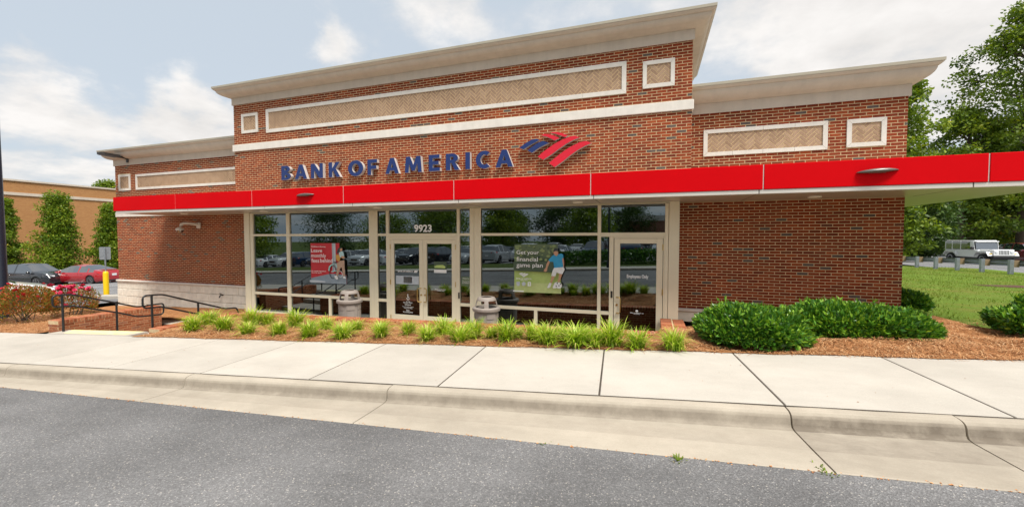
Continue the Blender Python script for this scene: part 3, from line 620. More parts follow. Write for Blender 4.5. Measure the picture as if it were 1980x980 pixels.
brick_wall(.615, XR, .56, ZSO+.01, YW, indiv=lambda x, z: x > 3.05 and z > .62)
brick_wall(TR, XR, ZSO+.2, 5.03, YW, holes=[PAN['rl'], PAN['rs']])
brick_wall(TL, TR, ZSO+.15, 5.0, YT); brick_wall(TL, TR, 5.21, 6.49, YT, holes=[PAN['tl'], PAN['tsr'], PAN['tsl']])
brick_wall(XL, -12.3, .56, ZSO+.005, YW); brick_wall(XL, TL+.5, ZSO+.18, 5.03, YW, holes=[PAN['ls'], PAN['ll']])
# limestone belts
MB().bbox(TL-.035, TR+.035, YT-.045, YT+.2, 5.0, 5.21, .008).build('belt_course', 'limestone', bank)
MB().bbox(XL-.02, -12.4, YW-.03, YW+.2, ZSO+.005, ZSO+.18, .006).build('belt_course', 'limestone', bank)
# framed herringbone panels
def clip(poly, x0, x1, z0, z1):
    for ax, val, sg in ((0, x0, 1), (0, x1, -1), (1, z0, 1), (1, z1, -1)):
        res = []
        for i in range(len(poly)):
            a, b2 = poly[i-1], poly[i]; ina, inb = (a[ax]-val)*sg >= 0, (b2[ax]-val)*sg >= 0
            if ina != inb:
                t = (val-a[ax])/(b2[ax]-a[ax]); res.append((a[0]+t*(b2[0]-a[0]), a[1]+t*(b2[1]-a[1])))
            if inb: res.append(b2)
        poly = res
        if not poly: return []
    return poly
def area(p): return abs(sum(p[i-1][0]*p[i][1]-p[i][0]*p[i-1][1] for i in range(len(p))))/2
def panel(key, Y, fw, seglen=1.25, indiv=True):
    x0, x1, z0, z1 = PAN[key]
    base = MB().box(x0+.01, x1-.01, Y+.006, Y+.2, z0+.01, z1-.01).build('brick_panel', 'tan_mortar', bank)
    def piece(p): MB().prism([(x, Y-.022, z) for x, z in p], (0, .06, 0)).build('frame_piece', 'limestone', base)
    g = .0025
    nseg = max(1, round((x1-x0)/seglen)); xs = lin(x0, x1, nseg+1)
    for i in range(nseg):
        a, b2 = xs[i]+g, xs[i+1]-g; ca = fw if i == 0 else 0; cb = fw if i == nseg-1 else 0
        piece([(a, z1), (b2, z1), (b2-cb, z1-fw), (a+ca, z1-fw)]); piece([(a, z0), (b2, z0), (b2-cb, z0+fw), (a+ca, z0+fw)])
    piece([(x0, z0+g), (x0, z1-g), (x0+fw, z1-fw-g), (x0+fw, z0+fw+g)]); piece([(x1, z0+g), (x1, z1-g), (x1-fw, z1-fw-g), (x1-fw, z0+fw+g)])
    # 45 degree herringbone: bricks 3:1 in alternating diagonals
    ix0, ix1, iz0, iz1 = x0+fw, x1-fw, z0+fw, z1-fw; w = .0675; l = 3*w; gg = .0075; mb = MB(); c, s = math.cos(R(45)), math.sin(R(45))
    n = int((ix1-ix0+iz1-iz0)/w)+8; mids = ((ix0+ix1)/2, (iz0+iz1)/2); cand = []
    for j in range(-n, n):
        for i in range(-n, n):
            if (i-j) % 6 == 0: cand.append((i*w, j*w, l, w))           # lies along a
            if (i-j-5) % 6 == 0: cand.append((i*w, (j)*w, w, l))       # lies along b
    for a, b2, da, db in cand:
        q = [(a+gg, b2+gg), (a+da-gg, b2+gg), (a+da-gg, b2+db-gg), (a+gg, b2+db-gg)]
        q = [(mids[0]+(X*c-Z*s), mids[1]+(X*s+Z*c)) for X, Z in q]
        if max(p[0] for p in q) < ix0 or min(p[0] for p in q) > ix1 or max(p[1] for p in q) < iz0 or min(p[1] for p in q) > iz1: continue
        q = clip(q, ix0+.003, ix1-.003, iz0+.003, iz1-.003)
        if len(q) < 3 or area(q) < .0004: continue
        r = rng.random(); P3 = [(x, Y+rng.normal(0, .001)*0, z) for x, z in q]
        if indiv and INDIV['herring'] < 295 and (indiv is True or q[0][0] > indiv):
            t = MB().prism(P3, (0, .02, 0), r); t.build('brick', TANBRICK, base); INDIV['herring'] += 1
        else: mb.prism(P3, (0, .02, 0), r)
    if mb.v: mb.build('brick_field', TANBRICK, base)['kind'] = 'stuff'
panel('rl', YW, .085, .62); panel('rs', YW, .085, 9); panel('tsr', YT, .085, 9); panel('tl', YT, .10, .95, -5.5); panel('tsl', YT, .085, 9, False); panel('ls', YW, .085, 9, False); panel('ll', YW, .085, 1.4, False)
# cornices: frieze, cove and metal coping, returned round the corners
def cornice(x0, x1, Y, yb, zf0, zf1, zt, o, left=True, right=True):
    prof = [(-.03, zf1)] + [(-.04-(o-.09)*(1-math.cos(t))*1.0, zf1+.01+(zt-zf1-.12)*math.sin(t)**.8) for t in lin(.12, math.pi/2, 9)]
    prof = [(-.03, zf1)] + [(-.035-(o-.10)*math.sin(t), zf1+.008+(zt-zf1-.125)*(1-math.cos(t))) for t in lin(.05, math.pi/2, 10)]
    prof += [(-o+.04, zt-.115), (-o+.02, zt-.095), (-o, zt-.075), (-o, zt-.06)]
    def ring(d, z):      # plan path offset outwards by d
        xl = x0-(d if left else 0); xr = x1+(d if right else 0); p = []
        if left: p.append((xl, yb, z))
        p += [(xl, Y-d, z), (xr, Y-d, z)]
        if right: p.append((xr, yb, z))
        return p
    def loft(pr):
        mb = MB(); rr = [ring(-d, z) for d, z in pr]; m_ = len(rr[0]); pts = [q for r_ in rr for q in r_]
        return mb.add(pts, [(i*m_+k, i*m_+k+1, (i+1)*m_+k+1, (i+1)*m_+k) for i in range(len(rr)-1) for k in range(m_-1)])
    c = loft(prof).build('cornice', 'stucco', bank, smooth=40)
    loft([(-.002, zf0+.004), (-.035, zf0), (-.035, zf1), (-.0, zf1+.004)]).build('frieze', 'stucco', c)
    loft([(-o+.03, zt-.062), (-o-.012, zt-.06), (-o-.014, zt-.004), (-o-.004, zt), (.3, zt+.01)]).build('coping', 'coping', c)
cornice(TL, TR, YT, 13.2, 6.485, 6.71, 7.0, .40)
cornice(TR-.01, XR, YW, 22.2, 5.025, 5.255, 5.60, .36, left=False)
cornice(XL, TL+.01, YW, 22.2, 5.025, 5.255, 5.60, .36, right=False)
# stone base
def stone_base(x0, x1, zb):
    st = MB().box(x0, x1, YW-.01, YW+.2, zb, .50).build('stone_base', 'mortar', bank)
    mb = MB().bbox(x0-.01, x1, YW-.10, YW+.2, .495, .56, .008); mb.build('stone_cap', 'limestone', st)
    h = .285; j = 0; z = .492
    while z > zb:
        z1 = z-.006; z0 = max(z-h+.006, zb); x = x0-.01 - (j % 2)*.3
        while x < x1:
            a, b2 = max(x+.005, x0-.012), min(x+.60-.005, x1)
            if b2-a > .05: MB().bbox(a, b2, YW-.055+rng.normal(0, .003), YW+.05, z0, z1, .011).build('stone_block', 'white_stone', st)
            x += .60
        z -= h; j += 1
stone_base(XL, -12.3, -.65); stone_base(.62, XR, .25)
# canopy -------------------------------------------------------------------------------------
XC0, XC1 = -17.0, 6.5
can = MB().box(XC0+.03, XR, YC+.06, YW-.002, ZSO, ZR1-.05).box(XR+.001, XC1-.06, YC+.06, 19, ZSO, ZR1-.05).build('canopy', 'soffit', bank)
fx = [XC0, -13.97, -10.77, -7.57, -4.385, -1.2, 1.965, 5.12, XC1]
for a, b2 in zip(fx[:-1], fx[1:]): MB().bbox(a+.009, b2-.009, YC, YC+.05, ZR0, ZR1, .006).build('fascia_panel', 'red_panel', can)
for x in fx[1:-1]: MB().box(x-.0085, x+.0085, YC+.012, YC+.05, ZR0+.004, ZR1-.004).build('joint_strip', 'drip', can)
for a, b2 in zip(lin(YC+.06, 19, 5)[:-1], lin(YC+.06, 19, 5)[1:]): MB().bbox(XC1-.05, XC1, a+.009, b2-.009, ZR0, ZR1, .006).build('fascia_panel', 'red_panel', can)
MB().bbox(XC0, XC0+.05, YC+.055, YW-.005, ZR0, ZR1, .006).build('fascia_panel', 'red_panel', can)
dx = [XC0+.1, -13.43, -10.3, -7.29, -4.27, -1.14, 1.9, 4.94, XC1-.02]
for a, b2 in zip(dx[:-1], dx[1:]): MB().bbox(a+.005, b2-.005, YC+.015, YC+.12, ZSO-.012, ZR0-.002, .006).build('drip_edge', 'drip', can)
for x in dx[1:-1]: MB().box(x-.006, x+.006, YC+.02, YC+.12, ZSO-.005, ZR0-.004).build('gap', 'dark_gap', can)
for x in dx[1:-1]: MB().box(x-.005, x+.005, YC+.13, YW-.06, ZSO-.002, ZSO+.004).build('soffit_seam', 'dark_gap', can)
for (x, y) in ((-7.09, 9.45), (3.11, 9.75), (-1.6, 9.45), (-11.3, 9.5), (-15, 9.6)):
    o = MB().lathe([(0, ZSO-.012), (.085, ZSO-.012), (.11, ZSO-.02), (.12, ZSO-.004), (.12, ZSO+.002)], (x, y, 0)).build('downlight', 'light_lens', can, smooth=40)
# storefront ----------------------------------------------------------------------------------
SX = lambda px, py=450: onY(px, py, YS).x
ZF = -.27; ZH = 2.995; T0, T1 = 2.262, 2.33; S0, S1 = .37, .45
store = MB().box(SX(485.7), SX(1293), YS-.01, YS+.05, ZSO-.04, ZSO-.001).build('storefront_frame', 'frame_metal', bank)
def bar(x0, x1, z0, z1, name='mullion', y0=YS-.045, y1=YS+.06): return MB().bbox(x0, x1, y0, y1, z0, z1, .004).build(name, 'frame_metal', store)
def pane(x0, x1, z0, z1): return MB().box(x0-.01, x1+.01, YS+.0, YS+.012, z0-.01, z1+.01).build('pane', 'glass', store)
vx = dict(a=(475.2, 485.4), b=(485.9, 491.4), c=(555.5, 561.6), d=(715.1, 731.5), e=(747.9, 753.2), f=(884.5, 889.8), g=(909.5, 931), h=(1155.9, 1162.4), i=(1285.8, 1292.6), j=(1293.2, 1313.4))
vx = {k: (SX(a), SX(b2)) for k, (a, b2) in vx.items()}
MB().bbox(*vx['a'], YS-.06, YW, ZF, ZSO-.002, .005).build('pier', 'frame_metal', store); MB().bbox(*vx['j'], YS-.06, YW, ZF, ZSO-.002, .005).build('pier', 'frame_metal', store)
for k in 'bchi': bar(*vx[k], ZF, ZSO-.042)
for k in 'ef': bar(*vx[k], ZF, ZSO-.042)
for k in 'dg':
    a, b2 = vx[k]; bar(a, a+(b2-a)*.38, ZF, ZSO-.042); bar(a+(b2-a)*.38+.006, b2, ZF, ZSO-.042, y0=YS-.05)
    MB().box(a, b2, YS-.02, YS+.05, ZF, ZSO-.045).build('gap', 'dark_gap', store)
def bay(a, b2, zs): 
    """panes between two mullions, zs: list of bars (z0, z1) from the floor up"""
    for (z0, z1) in zs: bar(a+.001, b2-.001, z0, z1, 'transom_bar', y0=YS-.042)
    for lo, hi in zip(zs[:-1], zs[1:]): pane(a, b2, lo[1], hi[0])
full = [(ZF, ZF+.10), (S0, S1), (T0, T1), (ZH, ZSO-.043)]
bay(vx['b'][1], vx['c'][0], full); bay(vx['c'][1], vx['d'][0], full); bay(vx['d'][1], vx['e'][0], full); bay(vx['f'][1], vx['g'][0], full); bay(vx['g'][1], vx['h'][0], full)
bay(vx['e'][1], vx['f'][0], [(2.235, T1), (ZH, ZSO-.043)]); bay(vx['h'][1], vx['i'][0], [(2.235, T1), (ZH, ZSO-.043)])
bay(vx['h'][1], SX(1178.7), [(ZF, ZF+.1), (S0, S1), (2.234, 2.236)])
bar(SX(1178.7)+.001, SX(1187), ZF, 2.233); bar(SX(1283.2), vx['i'][0]-.001, ZF, 2.233)
for a in (SX(635.2), SX(1033.5)): bar(a, a+.085, ZF+.101, S0-.001)
# doors
def door(x0, x1, zt, stile, zg0, hinge_left, label=None):
    z0 = ZF+.012; dr = MB().bbox(x0, x0+stile, YS-.035, YS+.03, z0, zt, .004).bbox(x1-stile, x1, YS-.035, YS+.03, z0, zt, .004).bbox(x0+stile+.001, x1-stile-.001, YS-.034, YS+.029, zt-.115, zt-.001, .004).bbox(x0+stile+.001, x1-stile-.001, YS-.034, YS+.029, z0+.001, zg0, .004).build('door', 'frame_metal', bank)
    MB().box(x0+stile-.01, x1-stile+.01, YS-.003, YS+.009, zg0-.01, zt-.105).build('pane', 'glass', dr)
    hx = x1-stile/2 if hinge_left else x0+stile/2
    pz = .62; ht = MB(); sgn = -1 if hinge_left else 1
    ht.tube([(hx, YS-.036, pz+.19), (hx, YS-.09, pz+.19), (hx+sgn*.07, YS-.10, pz+.185), (hx+sgn*.085, YS-.10, pz+.16), (hx+sgn*.085, YS-.10, pz-.16), (hx+sgn*.07, YS-.10, pz-.185), (hx, YS-.09, pz-.19), (hx, YS-.036, pz-.19)], .014, 8)
    ht.build('handle', 'brass', dr, smooth=50)
    MB().lathe([(0, -.05), (.022, -.05), (.028, -.036), (.028, 0)], (hx, YS, pz), axis='y', seg=14).build('lock', 'brass', dr, smooth=40)
    MB().box(x0+stile, x1-stile, YS+.04, YS+.075, pz-.04, pz+.03).build('push_bar', 'brass', dr)
    for hz in (zt-.2, (zt+z0)/2, z0+.2): MB().lathe([(.013, hz-.07), (.013, hz+.07)], ((x0 if hinge_left else x1), YS-.04, 0), seg=10).build('hinge', 'brass', dr, smooth=40)
    return dr
xm = SX(818.5)
xl, xr = vx['e'][1]+.045, vx['f'][0]-.045
bar(vx['e'][1]+.001, xl-.004, ZF, 2.233); bar(xr+.004, vx['f'][0]-.001, ZF, 2.233); bar(xl-.003, xr+.003, 2.165, 2.2335, 'door_head')
dl = door(xl, xm-.004, 2.16, .115, .03, True); drr = door(xm+.004, xr, 2.16, .115, .03, False)
d3 = door(SX(1188.2), SX(1282.2), 2.19, .135, .03, False)
bar(SX(1187)+.001, SX(1283.2)-.001, 2.195, 2.2335, 'door_head')
MB().box(xl-.05, xr+.05, YS-.12, YS+.05, ZF, ZF+.010).build('threshold', 'galvanised', store)
MB().box(SX(1188), SX(1283), YS-.12, YS+.05, ZF, ZF+.010).build('threshold', 'galvanised', store)

# ------------------------------------------------------------------ low brick walls, steps, handrails
def onX(px, py, X):
    d = pix_ray(px, py); return CAM + d*(X/d.x)
def low_wall(name, label, x, y, rot, length, thick, ztop, zbot, cols=1, tilt=0., cap_parts=True, face_parts=True):
    """wall along local +y from (x, y); rowlock cap; running-bond faces"""
    root = thing(name, label, 'brick wall', (x, y, ztop))
    root.rotation_euler = (0, tilt, rot); h = ztop-zbot; M = Matrix.Translation((x, y, ztop)) @ root.rotation_euler.to_matrix().to_4x4()
    def put(mb, nm, m, stuff=False, parent=root):
        me = mb.mesh(nm); me.materials.append(MATS[m] if isinstance(m, str) else m)
        o = bpy.data.objects.new(nm, me); COL.objects.link(o); o.parent = parent
        if stuff: o['kind'] = 'stuff'
        return o
    put(MB().box(.004, thick-.004, .004, length-.004, -h, -.012), 'core', 'mortar')
    caps = MB(); n = int(length/.073); cw = thick/cols
    for k in range(n):
        for c in range(cols):
            y0 = k*length/n+.005; y1 = (k+1)*length/n-.005; a = c*cw - (.008 if c == 0 else -.015); b2 = (c+1)*cw + (.008 if c == cols-1 else -.015); dz = rng.normal(0, .002)
            if cap_parts: put(MB().bbox(a, b2, y0, y1, -.092, dz, .006, rng.random()), 'brick', OLDBRICK)
            else: caps.bbox(a, b2, y0, y1, -.092, dz, .006, rng.random())
    if caps.v: put(caps, 'cap_bricks', OLDBRICK, True)
    bf = MB(); j = 0; z = -.10
    while z > -h:
        z0, z1 = max(z-.055, -h), z; z -= .065; j += 1
        yy = -(j % 2)*.104
        while yy < length:
            a, b2 = max(yy+.005, 0), min(yy+.2085-.005, length); yy += .2085
            if b2-a < .03: continue
            for side, (xa, xb) in enumerate(((-.0, .03), (thick-.03, thick))):
                if face_parts and side == 1: put(MB().box(xa, xb, a, b2, z0, z1, rng.random()), 'brick', OLDBRICK)
                else: bf.box(xa, xb, a, b2, z0, z1, rng.random())
        xx = -(j % 2)*.104+.03
        while xx < thick-.03:
            a, b2 = max(xx+.005, .031), min(xx+.2035, thick-.031); xx += .2085
            if b2-a > .02:
                for (ya, yb) in ((-.0, .03), (length-.03, length)): bf.box(a, b2, ya, yb, z0, z1, rng.random())
    put(bf, 'face_bricks', OLDBRICK, True)
    return root
low_wall('low_brick_wall', 'low brick wall with upright brick cap behind the loop handrail beside the roses', -14.12, 5.82, D4, 2.35, .36, .17, -.75)
low_wall('low_brick_wall', 'short brick wall end at the edge of the planted bed beside the steps', -11.05, 6.22, D4, 2.1, .33, .10, -.7)
low_wall('low_brick_wall', 'long low brick wall hidden behind the grassy clumps', -10.95, 8.52, -math.pi/2, 11.35, .30, .10, -.55, tilt=0, cap_parts=False, face_parts=False).rotation_euler = (math.atan(.0235), 0, -math.pi/2)
low_wall('low_brick_wall', 'brick topped wall end with pale mortar line against the storefront pier', .24, 8.0, 0, 1.87, .47, .37, -.4, cols=2)
# steps
st = thing('entrance_steps', 'concrete steps with yellow painted edge between the handrails', 'steps', (-12.3, 6.2, -.5))
for k in range(4):
    v0 = VB+.012+(.42+.32*(k-1) if k else 0); v1 = VB+.43+.32*k-.01; zt = -.028-.155*k
    if k == 3: v1 = VB+2.05
    a, b2 = -13.25, -10.62
    q = [sw(a, v0), sw(b2, v0), sw(b2, v1), sw(a, v1)]
    MB().prism([(p.x, p.y, zt + (.0 if k else (street_z(p.x, p.y, .004)-zt))) for p in q], (0, 0, -.5)).build('step', 'walk_concrete', st)
a, b2 = -13.1, -10.7; q = [sw(a+.3, VB+.08, .008), sw(b2-.1, VB+.08, .008), sw(b2, VB+.415, .008), sw(a, VB+.415, .008)]
MB().add(q, [(0, 1, 2, 3)]).build('painted_edge', 'yellow_paint', st)
# handrails
def rounded(P, r=.06, n=4, closed=False):
    P = [Vector(p) for p in P]; out_ = []; m_ = len(P)
    for i, p in enumerate(P):
        if not closed and i in (0, m_-1): out_.append(p); continue
        a, c = P[i-1], P[(i+1) % m_]; da = (a-p); dc = (c-p); rr = min(r, da.length*.45, dc.length*.45)
        s, e = p+da.normalized()*rr, p+dc.normalized()*rr
        for t in lin(0, 1, n+1): out_.append(s*(1-t)**2+p*2*t*(1-t)+e*t*t)
    return out_
hr = thing('handrail', 'black pipe handrail with closed loops in front of the brick wall', 'handrail', (-13.55, 6.0, 0))
X1 = -13.5; px1 = [(101, 571.5), (137.8, 569), (224, 585.3), (265.5, 593.3), (316.5, 586), (316, 607), (266.7, 612.3), (226.7, 604), (137.8, 591), (102, 594)]
P = rounded([onX(a, b2, X1) for a, b2 in px1], .09, 5, True); MB().tube(P+[P[0]], .021, 10, cap=False).build('rail', 'black_rail', hr, smooth=60)
def post(px, py0, zb, X, parent):
    p = onX(px, py0, X); MB().tube([(p.x, p.y, zb), (p.x, p.y, p.z)], .024, 10).build('post', 'black_rail', parent, smooth=60); return p
p = onX(120, 571, X1); post(120, 571, street_z(X1, p.y)-.05, X1, hr); post(225, 585.5, -.35, X1, hr)
hr2 = thing('handrail', 'black pipe handrail sloping down beside the green clumps', 'handrail', (-11.2, 6.4, 0))
X2 = -11.25; px2 = [(382, 606.7), (313, 593), (276, 596), (275.5, 572), (313, 569), (435.5, 596.7), (457, 594.5), (461, 604)]
P = rounded([onX(a, b2, X2) for a, b2 in px2], .09, 5); MB().tube(P, .021, 10).build('rail', 'black_rail', hr2, smooth=60)
post(293, 570.5, -.12, X2, hr2); post(383, 586, -.62, X2, hr2)
p = onX(461, 604, X2); MB().tube([(p.x, p.y, -.6), (p.x, p.y, p.z)], .021, 10).build('post', 'black_rail', hr2, smooth=60)

# ------------------------------------------------------------------ signs
sign = thing('letter_sign', 'row of raised blue capital letters on brick above the red canopy', 'sign', (-7, YT, 4))
YL = YT-.13
spec = [('B', 544, 562, 320, 347), ('A', 569.8, 593.3, 318, 345), ('N', 601, 624, 315.4, 343.5), ('K', 635.4, 657.6, 314, 342), ('O', 672.8, 702, 309.8, 339.4), ('F', 710.6, 728.8, 307.6, 337.5), ('A', 745, 771, 304.5, 335), ('M', 782.7, 815.3, 301.5, 332.3), ('E', 829, 850.3, 299, 330.3), ('R', 862, 888.5, 296.5, 328.5), ('I', 900, 908.6, 294.3, 326.3), ('C', 920, 949.6, 291.3, 325.4), ('A', 958, 991.8, 288.8, 322.4)]
def arc(cx_, cz_, rx, rz, ix, iz, a0, a1, n=12):
    t_ = [R(a0+(a1-a0)*k/n) for k in range(n+1)]; o_ = [(cx_+rx*math.cos(t), cz_+rz*math.sin(t)) for t in t_]; i_ = [(cx_+ix*math.cos(t), cz_+iz*math.sin(t)) for t in t_]
    return [[o_[k], o_[k+1], i_[k+1], i_[k]] for k in range(n)]
rc = lambda a, b2, c, d: [(a, c), (b2, c), (b2, d), (a, d)]
GLYPH = {
 'A': [[(0, 0), (.27, 0), (.34, .20), (.405, .39), (.5, .70), (.5, 1), (.36, 1)], [(1, 0), (.73, 0), (.66, .20), (.595, .39), (.5, .70), (.5, 1), (.64, 1)], [(.34, .20), (.66, .20), (.595, .39), (.405, .39)]],
 'N': [[(0, 0), (.27, 0), (.27, .56), (.70, 0), (1, 0), (1, 1), (.73, 1), (.73, .44), (.30, 1), (0, 1)]],
 'K': [[(0, 0), (.30, 0), (.30, .36), (.38, .45), (.67, 0), (1, 0), (.60, .58), (.96, 1), (.64, 1), (.30, .58), (.30, 1), (0, 1)]],
 'F': [[(0, 0), (.36, 0), (.36, .38), (.92, .38), (.92, .60), (.36, .60), (.36, .78), (1, .78), (1, 1), (0, 1)]],
 'M': [[(0, 0), (.215, 0), (.255, .58), (.42, .10), (.58, .10), (.745, .58), (.785, 0), (1, 0), (.93, 1), (.69, 1), (.5, .46), (.31, 1), (.07, 1)]],
 'E': [[(0, 0), (1, 0), (1, .21), (.35, .21), (.35, .40), (.90, .40), (.90, .61), (.35, .61), (.35, .79), (.97, .79), (.97, 1), (0, 1)]],
 'I': [rc(0, 1, 0, 1)],
 'O': arc(.5, .5, .5, .5, .235, .285, 0, 360, 24), 'C': arc(.56, .5, .56, .5, .25, .285, 52, 308, 20),
 'B': [rc(0, .34, 0, 1), rc(.34, .44, .83, 1), rc(.34, .44, .345, .69), rc(.34, .44, 0, .175)] + arc(.44, .76, .47, .24, .16, .07, -90, 90) + arc(.44, .26, .56, .26, .22, .085, -90, 90),
 'R': [rc(0, .32, 0, 1), rc(.32, .42, .81, 1), rc(.32, .42, .43, .62), [(.42, .43), (.67, .455), (1, 0), (.65, 0), (.40, .43)][:4]] + arc(.42, .715, .46, .285, .15, .095, -90, 90)}
for ch, a, b2, y0, y1 in spec:
    p, q = onY(a, (y0+y1)/2, YL), onY(b2, (y0+y1)/2, YL); zb, zt = (3.975, 4.405) if ch not in 'OC' else (3.967, 4.413)
    m1, m2 = MB(), MB()
    for poly in GLYPH[ch]:
        P = [(p.x+u_*(q.x-p.x), zb+v_*(zt-zb)) for u_, v_ in poly]; m1.prism([(x, YL+.008, z) for x, z in P], (0, .10, 0)); m2.prism([(x, YL, z) for x, z in P], (0, .0075, 0))
    o = m1.build('letter', 'sign_return', sign); m2.build('letter_face', 'sign_blue', o)
logo = thing('flag_logo', 'raised flag logo of red and blue slanted stripes on the brick', 'sign', (-2.2, YT, 4.2))
def lg(pts, m):
    P = [onY(820+x/5.8235, 240+y/5.8235, YL) for x, y in pts]
    o = MB().prism([(p.x, YL+.008, p.z) for p in P], (0, .10, 0)).build('stripe', 'sign_return', logo); MB().prism([(p.x, YL, p.z) for p in P], (0, .0075, 0)).build('stripe_face', m, o)
lg([(1425, 100), (1440, 90), (1500, 91), (1560, 104), (1615, 128), (1590, 148), (1540, 130), (1490, 113)], 'sign_red')
lg([(1318, 128), (1350, 112), (1420, 118), (1470, 134), (1525, 158), (1470, 185), (1410, 155), (1360, 137)], 'sign_red')
lg([(1070, 268), (1140, 218), (1210, 177), (1265, 166), (1300, 178), (1220, 222), (1165, 255), (1120, 285)], 'sign_blue')
lg([(1162, 295), (1230, 245), (1290, 206), (1345, 192), (1405, 213), (1310, 258), (1260, 290), (1215, 325)], 'sign_blue')
lg([(1280, 368), (1340, 315), (1400, 270), (1470, 222), (1560, 174), (1640, 144), (1700, 130), (1748, 152), (1680, 178), (1600, 222), (1510, 285), (1430, 345), (1340, 402)], 'sign_red')
lg([(1405, 440), (1460, 392), (1520, 345), (1580, 300), (1650, 255), (1740, 210), (1825, 190), (1885, 215), (1810, 245), (1730, 290), (1640, 355), (1560, 420), (1470, 485)], 'sign_red')
num = thing('address_number', 'white street number 9923 on the glass above the double doors', 'house number', (-6, YS, 2.4))
text_on('9923', SX(801), SX(835), 2.365, 2.575, YS-.006, 'white_vinyl', num, 'numeral', .03)
# posters behind/on the glass: flat prints with printed figures
YP = YS-.010
def poster(name, label, zx, zy, sc):
    t = thing(name, label, 'poster', (0, YS, .8)); layer = [0]
    def lay(pts, m, nm='print'):
        P = [onY(zx+x/sc, zy+y/sc, YS) for x, y in pts]; y = YP - .0012*layer[0]; layer[0] += 1
        if layer[0] == 1: return MB().prism([(p.x, y, p.z) for p in P], (0, .006, 0)).build('sheet', m, t)
        return MB().add([(p.x, y, p.z) for p in P], [tuple(range(len(P)))]).build(nm, m, t)
    def txt(s, x0, y0, x1, y1, bold=.004):
        a, b2 = onY(zx+x0/sc, zy+y1/sc, YS), onY(zx+x1/sc, zy+y0/sc, YS); layer[0] += 1
        text_on(s, a.x, b2.x, a.z, b2.z, YP-.0012*layer[0], 'white_vinyl', t, 'lettering', bold)
    return lay, txt
for nm, c in (('print_red', (.55, .02, .03)), ('print_grey', (.27, .33, .39)), ('print_pale', (.50, .55, .60)), ('print_mint', (.35, .68, .64)), ('print_skin', (.55, .30, .18)), ('print_tan', (.50, .33, .23)), ('print_orange', (.62, .33, .06)), ('print_white', (.80, .81, .80)), ('print_dark', (.03, .035, .04)), ('print_lime', (.45, .58, .17)), ('print_lime2', (.55, .64, .26)), ('print_hedge', (.12, .17, .085)), ('print_leaf', (.26, .33, .13)), ('print_blue', (.025, .32, .58)), ('print_shirt', (.45, .68, .70)), ('print_dgreen', (.06, .095, .055))): mat(nm, c, .55, var=.14, vscale=9)
lay, txt = poster('window_poster', 'red window poster reading Leave monthly fees behind with person and bicycle', 590, 450, 8.908)
lay([(95, 180), (592, 180), (592, 640), (716, 735), (716, 882), (112, 858)], 'print_red')
lay([(112, 775), (430, 705), (592, 712), (716, 735), (716, 882), (112, 858)], 'print_grey'); lay([(465, 181), (525, 181), (540, 640), (480, 690)], 'print_pale'); lay([(475, 181), (487, 181), (500, 660), (488, 665)], 'print_grey')
def ring(cx_, cy_, rx, ry, w, n=18): return [((cx_+math.cos(t)*rx, cy_+math.sin(t)*ry), (cx_+math.cos(t)*(rx-w), cy_+math.sin(t)*(ry-w))) for t in lin(0, 2*math.pi, n)]
for (c0, c1) in ((ring(487, 672, 62, 118, 11), 'print_dark'), (ring(625, 710, 40, 55, 9), 'print_white')):
    for k in range(len(c0)-1): lay([c0[k][0], c0[k+1][0], c0[k+1][1], c0[k][1]], c1)
lay([(420, 650), (432, 580), (470, 540), (515, 532), (520, 550), (475, 562), (450, 600), (442, 655)], 'print_mint'); lay([(505, 498), (575, 500), (570, 518), (540, 525)], 'print_dark'); lay([(545, 520), (560, 520), (600, 690), (585, 690)], 'print_mint')
lay([(470, 660), (590, 640), (592, 652), (472, 674)], 'print_mint')
lay([(575, 520), (630, 480), (700, 470), (705, 590), (712, 745), (682, 748), (655, 600), (640, 590), (600, 690), (585, 750), (555, 742), (575, 640)], 'print_tan')
lay([(610, 335), (665, 315), (690, 350), (697, 405), (620, 430), (605, 380)], 'print_shirt'); lay([(640, 400), (697, 400), (708, 430), (690, 445), (650, 430)], 'print_skin'); lay([(560, 375), (615, 380), (632, 440), (615, 490), (575, 480), (552, 420)], 'print_orange')
lay([(620, 265), (645, 252), (668, 270), (665, 305), (640, 322), (620, 305)], 'print_skin'); lay([(585, 290), (600, 265), (640, 250), (660, 262), (630, 275), (618, 330), (590, 360), (572, 340)], 'print_dark')
lay([(535, 735), (575, 732), (600, 790), (570, 800), (535, 770)], 'print_white'); lay([(675, 750), (710, 745), (735, 780), (690, 785)], 'print_white')
txt('Leave', 133, 275, 322, 332); txt('monthly', 135, 362, 390, 437); txt('fees', 143, 443, 272, 508); txt('behind', 292, 443, 503, 508); txt('SafeBalance Banking', 137, 228, 380, 252); txt('No monthly maintenance', 147, 648, 392, 668); txt('Fee under age 25', 147, 675, 315, 695); lay([(115, 808), (235, 812), (380, 826), (380, 850), (115, 842)], 'print_pale')
lay, txt = poster('window_poster', 'green window poster reading Get your financial game plan with soccer player', 980, 460, 8.164)
lay([(120, 100), (800, 100), (857, 690), (857, 876), (122, 849)], 'print_hedge')
lay([(122, 515), (730, 546), (850, 550), (857, 876), (122, 849)], 'print_lime'); lay([(122, 700), (855, 720), (857, 876), (122, 849)], 'print_lime2')
for k in range(70):
    x, y = rng.uniform(125, 780), rng.uniform(108, 340) if k < 45 else rng.uniform(300, 360); r_ = rng.uniform(10, 34)
    if x+r_ > 790: continue
    lay([(min(795, max(121, x+math.cos(t)*r_*rng.uniform(.6, 1.2))), max(101, y+math.sin(t)*r_*.7)) for t in lin(0, 5.4, 7)], 'print_leaf' if k % 3 else 'print_dgreen')
lay([(122, 372), (740, 372), (745, 540), (122, 512)], 'print_dgreen')
